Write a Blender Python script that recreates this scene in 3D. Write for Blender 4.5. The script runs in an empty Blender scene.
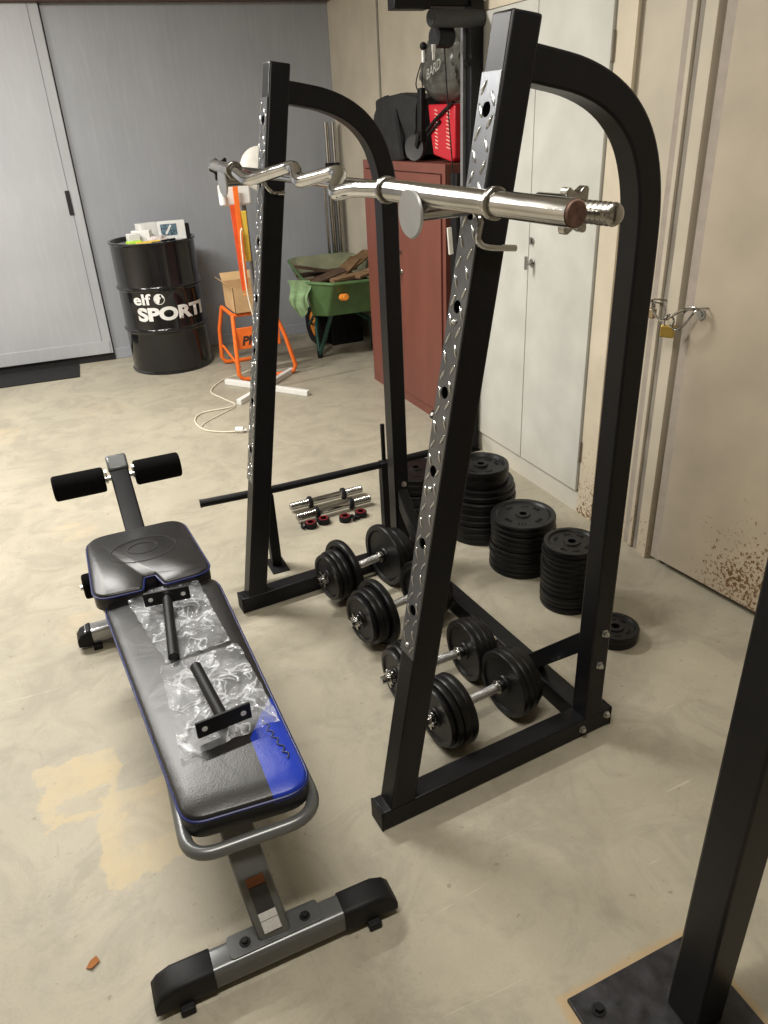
import bpy, bmesh, math, random
from math import sin, cos, pi, radians, atan2, sqrt
from mathutils import Vector, Matrix, noise
random.seed(7)
C = bpy.context.scene.collection
V = Vector

# ------------------------------------------------------------------ materials
MATS = {}
def nodes_of(name):
    m = bpy.data.materials.new(name); m.use_nodes = True
    nt = m.node_tree; b = nt.nodes['Principled BSDF']
    return m, nt, b
def N(nt, t, **k):
    n = nt.nodes.new(t)
    for a, v in k.items():
        if a.startswith('i_'): n.inputs[int(a[2:])].default_value = v
        else: setattr(n, a, v)
    return n
def L(nt, a, b): nt.links.new(a, b)
def mix_rgb(nt, fac, a, b):
    n = nt.nodes.new('ShaderNodeMix'); n.data_type = 'RGBA'
    for i, v in ((0, fac), (6, a), (7, b)):
        if isinstance(v, (float, int)): n.inputs[i].default_value = v
        elif isinstance(v, (tuple, list)): n.inputs[i].default_value = (*v, 1)
        else: L(nt, v, n.inputs[i])
    return n.outputs[2]
def math_n(nt, op, a, b=None, clamp=False):
    n = nt.nodes.new('ShaderNodeMath'); n.operation = op; n.use_clamp = clamp
    for i, v in enumerate((a, b)):
        if v is None: continue
        if isinstance(v, (float, int)): n.inputs[i].default_value = v
        else: L(nt, v, n.inputs[i])
    return n.outputs[0]
def ramp(nt, src, stops):
    n = nt.nodes.new('ShaderNodeValToRGB')
    el = n.color_ramp.elements
    while len(el) < len(stops): el.new(.5)
    for e, (p, c) in zip(el, stops): e.position = p; e.color = (*c, 1) if len(c) == 3 else c
    L(nt, src, n.inputs[0]); return n.outputs[0]
def mat(name, col, rough=.5, metal=0., var=.12, scale=30., bump=0., bscale=200., spec=.5, coat=0., rvar=.0, stretch=(1,1,1), alpha=1., trans=0., ior=1.45, sheen=0.):
    if name in MATS: return MATS[name]
    m, nt, b = nodes_of(name)
    tc = N(nt, 'ShaderNodeTexCoord'); mp = N(nt, 'ShaderNodeMapping'); mp.inputs['Scale'].default_value = stretch
    L(nt, tc.outputs['Object'], mp.inputs[0])
    nz = N(nt, 'ShaderNodeTexNoise'); nz.inputs['Scale'].default_value = scale; nz.inputs['Detail'].default_value = 5
    L(nt, mp.outputs[0], nz.inputs['Vector'])
    dark = tuple(c * (1 - var) for c in col); light = tuple(min(1, c * (1 + var)) for c in col)
    L(nt, ramp(nt, nz.outputs[0], [(.3, dark), (.7, light)]), b.inputs['Base Color'])
    b.inputs['Roughness'].default_value = rough; b.inputs['Metallic'].default_value = metal
    b.inputs['Specular IOR Level'].default_value = spec; b.inputs['Coat Weight'].default_value = coat
    b.inputs['Alpha'].default_value = alpha; b.inputs['Transmission Weight'].default_value = trans; b.inputs['IOR'].default_value = ior
    b.inputs['Sheen Weight'].default_value = sheen
    if rvar:
        r = math_n(nt, 'ADD', math_n(nt, 'MULTIPLY', nz.outputs[0], rvar * 2), rough - rvar)
        L(nt, r, b.inputs['Roughness'])
    if bump:
        n2 = N(nt, 'ShaderNodeTexNoise'); n2.inputs['Scale'].default_value = bscale; n2.inputs['Detail'].default_value = 3
        L(nt, mp.outputs[0], n2.inputs['Vector'])
        bp = N(nt, 'ShaderNodeBump'); bp.inputs['Strength'].default_value = bump; bp.inputs['Distance'].default_value = .002
        L(nt, n2.outputs[0], bp.inputs['Height']); L(nt, bp.outputs[0], b.inputs['Normal'])
    MATS[name] = m; return m

def box_mask(nt, x, y, x0, x1, y0, y1, soft=.01):
    def edge(v, e, s):   # 1 when s*(v-e) > 0
        d = math_n(nt, 'SUBTRACT', v, e)
        return math_n(nt, 'ADD', math_n(nt, 'MULTIPLY', d, s / soft), .5, clamp=True)
    a = math_n(nt, 'MULTIPLY', edge(x, x0, 1), edge(x, x1, -1))
    b_ = math_n(nt, 'MULTIPLY', edge(y, y0, 1), edge(y, y1, -1))
    return math_n(nt, 'MULTIPLY', a, b_)

def floor_mat():
    m, nt, b = nodes_of('concrete_floor')
    tc = N(nt, 'ShaderNodeTexCoord'); P = tc.outputs['Object']
    def noise_(scale, detail=6, rough=.6, dist=0.):
        n = N(nt, 'ShaderNodeTexNoise'); n.inputs['Scale'].default_value = scale; n.inputs['Detail'].default_value = detail
        n.inputs['Roughness'].default_value = rough; n.inputs['Distortion'].default_value = dist
        L(nt, P, n.inputs['Vector']); return n
    big = noise_(1.3, 8, .65, .4); mid = noise_(7, 8, .7); fine = noise_(120, 4, .7)
    c = ramp(nt, big.outputs[0], [(.3, (.295, .265, .203)), (.5, (.355, .322, .247)), (.72, (.42, .38, .29))])
    c = mix_rgb(nt, math_n(nt, 'MULTIPLY', ramp(nt, mid.outputs[0], [(.35, (0,)*3), (.75, (1,)*3)]), .35), c, (.45, .415, .325))
    c = mix_rgb(nt, math_n(nt, 'MULTIPLY', ramp(nt, fine.outputs[0], [(.52, (0,)*3), (.75, (1,)*3)]), .3), c, (.24, .21, .17))
    # thin scratches and small pits
    for (sx, sy, rz, th, k, col) in ((3, 60, .5, .70, .35, (.62, .58, .48)), (70, 3, .3, .71, .3, (.25, .22, .18)), (4, 45, -.9, .72, .3, (.27, .24, .2))):
        mp = N(nt, 'ShaderNodeMapping'); mp.inputs['Scale'].default_value = (sx, sy, 1); mp.inputs['Rotation'].default_value = (0, 0, rz); L(nt, P, mp.inputs[0])
        sn = N(nt, 'ShaderNodeTexNoise'); sn.inputs['Scale'].default_value = 1.; sn.inputs['Detail'].default_value = 3; sn.inputs['Distortion'].default_value = .6; L(nt, mp.outputs[0], sn.inputs['Vector'])
        c = mix_rgb(nt, math_n(nt, 'MULTIPLY', ramp(nt, sn.outputs[0], [(th, (0,)*3), (th + .03, (1,)*3)]), k), c, col)
    blot = noise_(4.3, 10, .76, 1.0)
    c = mix_rgb(nt, math_n(nt, 'MULTIPLY', ramp(nt, blot.outputs[0], [(.47, (0,)*3), (.6, (1,)*3)]), .5), c, (.25, .225, .178))
    sp = noise_(38, 2, .5)
    c = mix_rgb(nt, math_n(nt, 'MULTIPLY', ramp(nt, sp.outputs[0], [(.70, (0,)*3), (.75, (1,)*3)]), .6), c, (.2, .16, .12))
    # yellowish glue stains with ragged edges
    nx = noise_(9, 5, .65)
    sep = N(nt, 'ShaderNodeSeparateXYZ'); L(nt, P, sep.inputs[0])
    sepn = N(nt, 'ShaderNodeSeparateColor'); L(nt, nx.outputs['Color'], sepn.inputs[0])
    wob = lambda v_, s_, k=.17: math_n(nt, 'ADD', v_, math_n(nt, 'MULTIPLY', math_n(nt, 'SUBTRACT', s_, .5), k))
    X = wob(sep.outputs[0], sepn.outputs[0]); Y = wob(sep.outputs[1], sepn.outputs[1])
    s1 = box_mask(nt, X, Y, -.34, -.135, 1.60, 1.86); s1h = box_mask(nt, X, Y, -.30, -.17, 1.63, 1.70)
    s2 = box_mask(nt, X, Y, -.20, .03, 1.37, 1.66); s2h = box_mask(nt, X, Y, -.135, .0, 1.45, 1.60, .03)
    st = math_n(nt, 'MAXIMUM', math_n(nt, 'MULTIPLY', s1, math_n(nt, 'SUBTRACT', 1., math_n(nt, 'MULTIPLY', s1h, .8))),
                math_n(nt, 'MULTIPLY', s2, math_n(nt, 'SUBTRACT', 1., math_n(nt, 'MULTIPLY', s2h, .55))))
    st = math_n(nt, 'MULTIPLY', st, ramp(nt, mid.outputs[0], [(.3, (.35,)*3), (.6, (.9,)*3)]))
    c = mix_rgb(nt, math_n(nt, 'MULTIPLY', st, .85), c, (.50, .40, .235))
    faint = None
    for (x0, x1, y0, y1, k) in ((-.24, -.10, 2.42, 2.62, .3), (-.6, -.36, 4.7, 5.0, .3), (.0, .3, 4.95, 5.15, .2), (-.22, -.05, 3.25, 3.42, .3)):
        f = math_n(nt, 'MULTIPLY', box_mask(nt, X, Y, x0, x1, y0, y1, .03), k)
        f = math_n(nt, 'MULTIPLY', f, ramp(nt, mid.outputs[0], [(.4, (.1,)*3), (.6, (1,)*3)]))
        faint = f if faint is None else math_n(nt, 'MAXIMUM', faint, f)
    c = mix_rgb(nt, faint, c, (.56, .42, .25))
    # rust fringe round the foreground base plate
    rf = math_n(nt, 'MULTIPLY', box_mask(nt, wob(sep.outputs[0], sepn.outputs[0], .03), wob(sep.outputs[1], sepn.outputs[1], .03), .612, .962, .33, .692, .012), .6)
    c = mix_rgb(nt, rf, c, (.45, .30, .14))
    L(nt, c, b.inputs['Base Color'])
    L(nt, math_n(nt, 'ADD', math_n(nt, 'MULTIPLY', mid.outputs[0], .3), .38), b.inputs['Roughness'])
    bp = N(nt, 'ShaderNodeBump'); bp.inputs['Strength'].default_value = .25; bp.inputs['Distance'].default_value = .002
    L(nt, math_n(nt, 'ADD', fine.outputs[0], mid.outputs[0]), bp.inputs['Height']); L(nt, bp.outputs[0], b.inputs['Normal'])
    b.inputs['Specular IOR Level'].default_value = .35
    return m

def rust_mat(name, col, zmax=.55, amount=.58, y0=None):
    """painted sheet with brushed-on unevenness and rust specks gathering low down"""
    m, nt, b = nodes_of(name)
    tc = N(nt, 'ShaderNodeTexCoord'); P = tc.outputs['Object']
    g = N(nt, 'ShaderNodeNewGeometry'); sep = N(nt, 'ShaderNodeSeparateXYZ'); L(nt, g.outputs['Position'], sep.inputs[0])
    n1 = N(nt, 'ShaderNodeTexNoise'); n1.inputs['Scale'].default_value = 5; n1.inputs['Detail'].default_value = 8; L(nt, P, n1.inputs['Vector'])
    n2 = N(nt, 'ShaderNodeTexNoise'); n2.inputs['Scale'].default_value = 80; n2.inputs['Detail'].default_value = 7; n2.inputs['Roughness'].default_value = .7; L(nt, P, n2.inputs['Vector'])
    c = ramp(nt, n1.outputs[0], [(.3, tuple(v * .88 for v in col)), (.7, tuple(min(1, v * 1.08) for v in col))])
    hz = math_n(nt, 'SUBTRACT', 1., math_n(nt, 'DIVIDE', sep.outputs[2], zmax), clamp=True)
    if y0 is not None:
        hy = math_n(nt, 'MULTIPLY', math_n(nt, 'SUBTRACT', y0, sep.outputs[1]), 3., clamp=True)
        hz = math_n(nt, 'MULTIPLY', hz, hy)
    hz = math_n(nt, 'MULTIPLY', hz, math_n(nt, 'ADD', n1.outputs[0], .3))
    thr = math_n(nt, 'SUBTRACT', n2.outputs[0], math_n(nt, 'SUBTRACT', .74, math_n(nt, 'MULTIPLY', hz, .26 * amount / .58)))
    msk = math_n(nt, 'MULTIPLY', thr, 22., clamp=True)
    halo = math_n(nt, 'MULTIPLY', math_n(nt, 'MULTIPLY', hz, .35), 1.)
    c = mix_rgb(nt, halo, c, (.50, .38, .22)); c = mix_rgb(nt, msk, c, (.13, .06, .02))
    L(nt, c, b.inputs['Base Color']); b.inputs['Roughness'].default_value = .55
    bp = N(nt, 'ShaderNodeBump'); bp.inputs['Strength'].default_value = .15; bp.inputs['Distance'].default_value = .003
    L(nt, n1.outputs[0], bp.inputs['Height']); L(nt, bp.outputs[0], b.inputs['Normal'])
    return m

def wall_grey_mat(name, col):
    m, nt, b = nodes_of(name)
    tc = N(nt, 'ShaderNodeTexCoord'); P = tc.outputs['Object']
    n1 = N(nt, 'ShaderNodeTexNoise'); n1.inputs['Scale'].default_value = 2.2; n1.inputs['Detail'].default_value = 8; L(nt, P, n1.inputs['Vector'])
    mp = N(nt, 'ShaderNodeMapping'); mp.inputs['Scale'].default_value = (9, 9, .9); L(nt, P, mp.inputs[0])
    n2 = N(nt, 'ShaderNodeTexNoise'); n2.inputs['Scale'].default_value = 4; n2.inputs['Detail'].default_value = 7; L(nt, mp.outputs[0], n2.inputs['Vector'])
    c = ramp(nt, n1.outputs[0], [(.3, tuple(v * .93 for v in col)), (.7, tuple(v * 1.05 for v in col))])
    c = mix_rgb(nt, math_n(nt, 'MULTIPLY', ramp(nt, n2.outputs[0], [(.5, (0,)*3), (.8, (1,)*3)]), .25), c, tuple(min(1, v * 1.35) for v in col))
    L(nt, c, b.inputs['Base Color']); b.inputs['Roughness'].default_value = .42
    bp = N(nt, 'ShaderNodeBump'); bp.inputs['Strength'].default_value = .3; bp.inputs['Distance'].default_value = .004
    L(nt, n2.outputs[0], bp.inputs['Height']); L(nt, bp.outputs[0], b.inputs['Normal'])
    return m

def leather_mat(name, blue):
    m, nt, b = nodes_of(name)
    g = N(nt, 'ShaderNodeNewGeometry'); tc = N(nt, 'ShaderNodeTexCoord')
    sep = N(nt, 'ShaderNodeSeparateXYZ'); L(nt, g.outputs['Position'], sep.inputs[0])
    n1 = N(nt, 'ShaderNodeTexNoise'); n1.inputs['Scale'].default_value = 9; n1.inputs['Detail'].default_value = 6; L(nt, tc.outputs['Object'], n1.inputs['Vector'])
    c = ramp(nt, n1.outputs[0], [(.3, (.008, .008, .009)), (.7, (.016, .015, .015))])
    if blue:
        ax = sep.outputs[0]; ay = sep.outputs[1]
        mx = math_n(nt, 'GREATER_THAN', ax, .178)
        my = math_n(nt, 'LESS_THAN', math_n(nt, 'SUBTRACT', ay, math_n(nt, 'MULTIPLY', ax, 1.45)), .985)
        mz = math_n(nt, 'GREATER_THAN', sep.outputs[2], .399)
        mk = math_n(nt, 'MULTIPLY', math_n(nt, 'MULTIPLY', mx, my), mz)
        c = mix_rgb(nt, mk, c, (.008, .032, .34))
    L(nt, c, b.inputs['Base Color']); b.inputs['Roughness'].default_value = .36
    b.inputs['Specular IOR Level'].default_value = .5
    vo = N(nt, 'ShaderNodeTexVoronoi'); vo.inputs['Scale'].default_value = 260; L(nt, tc.outputs['Object'], vo.inputs['Vector'])
    n3 = N(nt, 'ShaderNodeTexNoise'); n3.inputs['Scale'].default_value = 9; n3.inputs['Detail'].default_value = 2; n3.inputs['Distortion'].default_value = .8; L(nt, tc.outputs['Object'], n3.inputs['Vector'])
    h = math_n(nt, 'ADD', math_n(nt, 'MULTIPLY', vo.outputs[0], .12), math_n(nt, 'MULTIPLY', n3.outputs[0], 1.1))
    bp = N(nt, 'ShaderNodeBump'); bp.inputs['Strength'].default_value = .35; bp.inputs['Distance'].default_value = .004
    L(nt, h, bp.inputs['Height']); L(nt, bp.outputs[0], b.inputs['Normal'])
    return m

def plastic_bag_mat():
    m, nt, b = nodes_of('crumpled_clear_film')
    tc = N(nt, 'ShaderNodeTexCoord')
    n1 = N(nt, 'ShaderNodeTexVoronoi'); n1.feature = 'SMOOTH_F1'; n1.inputs['Scale'].default_value = 34
    nd = N(nt, 'ShaderNodeTexNoise'); nd.inputs['Scale'].default_value = 11; nd.inputs['Detail'].default_value = 4
    mx = N(nt, 'ShaderNodeVectorMath'); mx.operation = 'MULTIPLY_ADD'; mx.inputs[1].default_value = (.09, .09, .09)
    L(nt, tc.outputs['Object'], nd.inputs['Vector']); L(nt, nd.outputs['Color'], mx.inputs[0]); L(nt, tc.outputs['Object'], mx.inputs[2]); L(nt, mx.outputs[0], n1.inputs['Vector'])
    b.inputs['Base Color'].default_value = (.80, .83, .88, 1)
    n4 = N(nt, 'ShaderNodeTexNoise'); n4.inputs['Scale'].default_value = 13; n4.inputs['Detail'].default_value = 2; n4.inputs['Distortion'].default_value = .9; L(nt, tc.outputs['Object'], n4.inputs['Vector'])
    rdg = math_n(nt, 'SUBTRACT', 1., math_n(nt, 'ABSOLUTE', math_n(nt, 'SUBTRACT', math_n(nt, 'MULTIPLY', n4.outputs[0], 2.), 1.)))
    crease_glint = ramp(nt, rdg, [(.93, (0,)*3), (.995, (1,)*3)])  # highlights along the folds, painted in as paler, more opaque lines
    al = math_n(nt, 'ADD', math_n(nt, 'ADD', math_n(nt, 'MULTIPLY', crease_glint, .42), math_n(nt, 'MULTIPLY', ramp(nt, nd.outputs[0], [(.45, (0,)*3), (.62, (1,)*3)]), .14)), .07)
    L(nt, al, b.inputs['Alpha'])
    b.inputs['Roughness'].default_value = .10; b.inputs['Specular IOR Level'].default_value = 1.
    b.inputs['Coat Weight'].default_value = 1.; b.inputs['Coat Roughness'].default_value = .06
    bp = N(nt, 'ShaderNodeBump'); bp.inputs['Strength'].default_value = 1.; bp.inputs['Distance'].default_value = .02
    L(nt, math_n(nt, 'ADD', n1.outputs['Distance'], math_n(nt, 'MULTIPLY', rdg, .8)), bp.inputs['Height']); L(nt, bp.outputs[0], b.inputs['Normal']); L(nt, bp.outputs[0], b.inputs['Coat Normal'])
    return m

M_floor = floor_mat()
M_grey = wall_grey_mat('grey_painted_board', (.30, .312, .338))
M_greyd = wall_grey_mat('grey_painted_door', (.39, .40, .42))
M_beige = rust_mat('beige_painted_wall', (.50, .45, .36), .6, .5)
M_beiged = rust_mat('beige_painted_rusty_door', (.44, .38, .295), .75, .82, 1.86)
M_locker = rust_mat('off_white_locker_paint', (.55, .55, .51), .25, .3)
M_lockframe = rust_mat('cream_locker_frame_paint', (.62, .55, .43), .5, .8)
M_ceil = mat('ceiling_board', (.55, .53, .48), .9, var=.05)
M_browntrim = mat('brown_painted_beam', (.10, .055, .05), .5)
M_brown = mat('red_brown_locker_paint', (.165, .055, .04), .42, var=.12, scale=6, stretch=(1, 1, .3))
M_black = mat('satin_black_powder_coat', (.0055, .0055, .0068), .36, var=.15, scale=40, bump=.05, bscale=600, spec=.28)
M_blackm = mat('matt_black_steel', (.006, .006, .007), .5, var=.2, scale=25, bump=.06, bscale=500, spec=.28)
M_iron = mat('cast_iron_black', (.0045, .0045, .0052), .38, var=.25, scale=30, bump=.25, bscale=350, spec=.34)
M_foam = mat('black_foam', (.004, .004, .004), .95, var=.2, scale=90, bump=.3, bscale=500, spec=.08)
M_rubber = mat('black_rubber', (.007, .007, .008), .55, var=.2, spec=.3)
M_chrome = mat('polished_chrome', (.52, .52, .53), .09, 1., var=.08, scale=25, rvar=.05)
M_chromew = mat('worn_chrome', (.40, .39, .37), .20, 1., var=.18, scale=60, stretch=(1, .2, 1), rvar=.1)
M_rustend = mat('rusty_bar_end', (.16, .09, .07), .6, .3, var=.4, scale=120)
M_tread = mat('bright_tread_plate', (.15, .155, .165), .34, .85, var=.12, scale=12, rvar=.05)
M_lozenge = mat('polished_lozenge', (.62, .63, .64), .18, 1., var=.05)
M_holeshade = mat('hole_shade_black', (.001, .001, .001), 1., spec=0.)  # near-black colour standing for the shade inside the upright holes
M_disc = mat('brushed_steel_disc', (.42, .43, .44), .4, .9, var=.05)
M_bolt = mat('zinc_bolt', (.6, .6, .58), .3, 1., var=.1)
M_gun = mat('gunmetal_paint', (.13, .135, .135), .3, .45, var=.08, scale=15)
M_leather = leather_mat('black_vinyl', False)
M_leatherb = leather_mat('black_vinyl_blue_corner', True)
M_bluep = mat('blue_piping', (.004, .010, .085), .4)
M_padside = mat('black_vinyl_side', (.014, .014, .016), .5)
M_film = plastic_bag_mat()
M_white = mat('white_plastic', (.75, .75, .72), .4, var=.04)
M_offwhite = mat('off_white_enamel', (.66, .64, .58), .4, var=.08)
M_label = mat('printed_label_white', (.62, .62, .62), .4, var=.15, scale=300)
M_labeld = mat('printed_label_dark', (.03, .03, .032), .4)
M_labelo = mat('printed_label_orange', (.22, .07, .02), .4, var=.2, scale=300)
M_drum = mat('gloss_black_drum_paint', (.008, .008, .009), .12, var=.1, coat=.4)
M_orange = mat('orange_powder_coat', (.85, .17, .025), .4, var=.08)
M_dkorange = mat('dark_orange_paint', (.62, .09, .025), .45)
M_yellow = mat('yellow_plastic', (.80, .55, .08), .45, var=.08)
M_lime = mat('lime_plastic', (.5, .8, .08), .5)
M_card = mat('corrugated_cardboard', (.52, .34, .17), .85, var=.1, scale=12)
M_green = mat('green_barrow_plastic', (.085, .17, .06), .55, var=.2, scale=10)
M_greenin = mat('dusty_barrow_inside', (.20, .21, .13), .8, var=.25, scale=8)
M_greenst = mat('dark_green_tube', (.018, .075, .06), .4)
M_grip = mat('orange_grip_rubber', (.75, .25, .03), .6)
M_cloth = mat('pale_green_rag', (.25, .38, .2), .9, var=.25, scale=20, bump=.3, bscale=90)
M_wood = mat('weathered_scrap_wood', (.20, .12, .06), .8, var=.45, scale=14, stretch=(1, 6, 6))
M_wood2 = mat('dark_scrap_wood', (.085, .05, .03), .8, var=.4, scale=14, stretch=(1, 6, 6))
M_cord = mat('cream_cable', (.68, .63, .50), .5)
M_mat = mat('black_door_mat', (.010, .010, .011), .95, var=.3, scale=80, bump=.6, bscale=300)
M_red = mat('red_plastic', (.48, .012, .025), .35, var=.05)
M_slot = mat('pale_slot_marks', (.75, .5, .4), .5)
M_nylon = mat('black_nylon_fabric', (.012, .012, .013), .75, var=.25, scale=20, bump=.3, bscale=120)
M_mesh = mat('grey_translucent_sack', (.075, .075, .065), .35, var=.3, scale=14, bump=.9, bscale=30, alpha=.88)
M_steelgrey = mat('grey_steel_edge', (.2, .2, .21), .4, .3)
M_brass = mat('brass', (.62, .44, .12), .3, 1., var=.1)
M_redp = mat('dark_red_plastic', (.16, .008, .012), .4)
M_print = mat('white_print', (.72, .72, .70), .4, var=.02)
M_printgrey = mat('grey_print', (.32, .32, .29), .5)
M_screen = mat('photo_print', (.10, .16, .2), .4, var=.9, scale=60)
M_dkbase = mat('dark_kick_strip', (.008, .008, .009), .6)
M_baseboard = mat('grey_baseboard_paint', (.30, .315, .345), .5, var=.05)
M_tube_emit = None

# ------------------------------------------------------------------ object helpers
ROOT = {}
def thing(name, label, cat, loc=(0, 0, 0), rotz=0., group=None):
    o = bpy.data.objects.new(name, None); C.objects.link(o)
    o.empty_display_size = .1
    o.location = loc; o.rotation_euler = (0, 0, rotz)
    o['label'] = label; o['category'] = cat
    if group: o['group'] = group
    ROOT[o.name] = Matrix.Translation(V(loc)) @ Matrix.Rotation(rotz, 4, 'Z')
    return o
def tag(o, label, cat, group=None):
    o['label'] = label; o['category'] = cat
    if group: o['group'] = group
    return o
def obj(name, bm, m, parent=None, world=False, bevel=0., seg=2, smooth=35, origin=None, label=None):
    """bm in the thing's local coordinates (or world coordinates when world=True)"""
    me = bpy.data.meshes.new(name)
    mats = m if isinstance(m, (list, tuple)) else [m]
    if parent is not None and world:
        bm.transform(ROOT[parent.name].inverted())
    if parent is None:
        if origin is None:
            xs = [v.co for v in bm.verts]
            origin = V((sum(c.x for c in xs) / len(xs), sum(c.y for c in xs) / len(xs), min(c.z for c in xs)))
        bm.transform(Matrix.Translation(-V(origin)))
    bmesh.ops.recalc_face_normals(bm, faces=bm.faces)
    bm.to_mesh(me); bm.free()
    for mm in mats: me.materials.append(mm)
    if smooth:
        me.polygons.foreach_set('use_smooth', [True] * len(me.polygons))
        me.set_sharp_from_angle(angle=radians(smooth))
    o = bpy.data.objects.new(name, me); C.objects.link(o)
    if parent is not None:
        o.parent = parent
        ROOT[o.name] = ROOT[parent.name]
    else:
        o.location = origin
        ROOT[o.name] = Matrix.Translation(V(origin))
    if bevel:
        md = o.modifiers.new('bevel', 'BEVEL'); md.width = bevel; md.segments = seg; md.limit_method = 'ANGLE'; md.angle_limit = radians(40)
    if label: o['label'] = label
    return o
def struct(name, bm, m, **k):
    o = obj(name, bm, m, **k); o['kind'] = 'structure'; return o
def nb(): return bmesh.new()
def box(bm, x0, x1, y0, y1, z0, z1, mi=0, M=None):
    vs = [bm.verts.new((x, y, z)) for x in (x0, x1) for y in (y0, y1) for z in (z0, z1)]
    if M is not None:
        for v in vs: v.co = M @ v.co
    for f in ((0, 1, 3, 2), (4, 6, 7, 5), (0, 4, 5, 1), (2, 3, 7, 6), (0, 2, 6, 4), (1, 5, 7, 3)):
        fc = bm.faces.new([vs[i] for i in f]); fc.material_index = mi
    return vs
def frame(d, up=(0, 0, 1)):
    d = V(d).normalized(); up = V(up)
    if abs(d.dot(up)) > .98: up = V((0, 1, 0)) if abs(d.y) < .9 else V((1, 0, 0))
    s = d.cross(up).normalized(); u = s.cross(d).normalized()
    return s, u
def beam(bm, p0, p1, w, h, up=(0, 0, 1), mi=0):
    """rectangular bar from p0 to p1: w across, h along up"""
    p0, p1 = V(p0), V(p1); s, u = frame(p1 - p0, up)
    r = [[bm.verts.new(p + s * a * w / 2 + u * b_ * h / 2) for a, b_ in ((-1, -1), (1, -1), (1, 1), (-1, 1))] for p in (p0, p1)]
    for i in range(4): bm.faces.new((r[0][i], r[0][(i + 1) % 4], r[1][(i + 1) % 4], r[1][i])).material_index = mi
    bm.faces.new(r[0][::-1]).material_index = mi; bm.faces.new(r[1]).material_index = mi
def sweep(bm, pts, prof, up=(0, 0, 1), closed=False, caps=True, mi=0):
    """sweep a 2D profile [(s,u)...] along pts with parallel transport"""
    pts = [V(p) for p in pts]; n = len(pts); rings = []
    def tan(i):
        if closed: return (pts[(i + 1) % n] - pts[i - 1]).normalized()
        a = pts[max(0, i - 1)]; b_ = pts[min(n - 1, i + 1)]; return (b_ - a).normalized()
    t0 = tan(0); s, u = frame(t0, up)
    for i, p in enumerate(pts):
        t = tan(i)
        ax = t0.cross(t)
        if ax.length > 1e-7:
            R = Matrix.Rotation(t0.angle(t), 3, ax); s = R @ s; u = R @ u
        t0 = t
        k = 1.
        if 0 < i < n - 1 or closed:
            a = (pts[i] - pts[i - 1]).normalized(); b_ = (pts[(i + 1) % n] - pts[i]).normalized()
            k = 1 / max(.35, cos(a.angle(b_, 0) / 2))
            side = (b_ - a)
            if side.length > 1e-4:
                side.normalize()
                rings.append([bm.verts.new(p + (lambda o: o + side * o.dot(side) * (k - 1))(s * q[0] + u * q[1])) for q in prof]); continue
        rings.append([bm.verts.new(p + s * q[0] + u * q[1]) for q in prof])
    m = len(prof)
    for i in range(n if closed else n - 1):
        a, b_ = rings[i], rings[(i + 1) % n]
        for j in range(m): bm.faces.new((a[j], a[(j + 1) % m], b_[(j + 1) % m], b_[j])).material_index = mi
    if caps and not closed:
        bm.faces.new(rings[0][::-1]).material_index = mi; bm.faces.new(rings[-1]).material_index = mi
def circ(r, n=16, ry=None): return [(r * cos(2 * pi * i / n), (ry or r) * sin(2 * pi * i / n)) for i in range(n)]
def tube(bm, pts, r, n=14, **k): sweep(bm, pts, circ(r, n), **k)
def cyl(bm, p0, p1, r, n=20, mi=0, r1=None):
    p0, p1 = V(p0), V(p1); s, u = frame(p1 - p0)
    a = [bm.verts.new(p0 + s * x * r + u * y * r) for x, y in circ(1, n)]
    q = r if r1 is None else r1
    b_ = [bm.verts.new(p1 + s * x * q + u * y * q) for x, y in circ(1, n)]
    for i in range(n): bm.faces.new((a[i], a[(i + 1) % n], b_[(i + 1) % n], b_[i])).material_index = mi
    bm.faces.new(a[::-1]).material_index = mi; bm.faces.new(b_).material_index = mi
def lathe(bm, prof, n=40, M=None, mi=0):
    """prof = [(r,z)...] closed loop profile or open from axis to axis, about local Z"""
    M = M or Matrix.Identity(4); rings = []
    for r, z in prof:
        if r < 1e-6: rings.append([bm.verts.new(M @ V((0, 0, z)))])
        else: rings.append([bm.verts.new(M @ V((r * cos(2 * pi * i / n), r * sin(2 * pi * i / n), z))) for i in range(n)])
    for a, b_ in zip(rings, rings[1:]):
        if a is b_: continue
        for i in range(n):
            j = (i + 1) % n
            if len(a) == 1 and len(b_) == 1: break
            if len(a) == 1: bm.faces.new((a[0], b_[j], b_[i])).material_index = mi
            elif len(b_) == 1: bm.faces.new((a[i], a[j], b_[0])).material_index = mi
            else: bm.faces.new((a[i], a[j], b_[j], b_[i])).material_index = mi
    return rings
def lathe_closed(bm, prof, n=40, M=None, mi=0):
    M = M or Matrix.Identity(4)
    rings = [[bm.verts.new(M @ V((r * cos(2 * pi * i / n), r * sin(2 * pi * i / n), z))) for i in range(n)] for r, z in prof]
    for k in range(len(rings)):
        a, b_ = rings[k], rings[(k + 1) % len(rings)]
        for i in range(n):
            j = (i + 1) % n; bm.faces.new((a[i], a[j], b_[j], b_[i])).material_index = mi
def sphere(bm, c, r, sc=(1, 1, 1), u=12, v=8, R=None):
    res = bmesh.ops.create_uvsphere(bm, u_segments=u, v_segments=v, radius=r)
    for q in res['verts']:
        p = V((q.co.x * sc[0], q.co.y * sc[1], q.co.z * sc[2]))
        if R is not None: p = R @ p
        q.co = p + V(c)
def prism(bm, poly, z0, z1, M=None, mi=0):
    a = [bm.verts.new((x, y, z0)) for x, y in poly]; b_ = [bm.verts.new((x, y, z1)) for x, y in poly]
    if M is not None:
        for v in a + b_: v.co = M @ v.co
    n = len(poly)
    for i in range(n): bm.faces.new((a[i], a[(i + 1) % n], b_[(i + 1) % n], b_[i])).material_index = mi
    bm.faces.new(a[::-1]).material_index = mi; bm.faces.new(b_).material_index = mi
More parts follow.
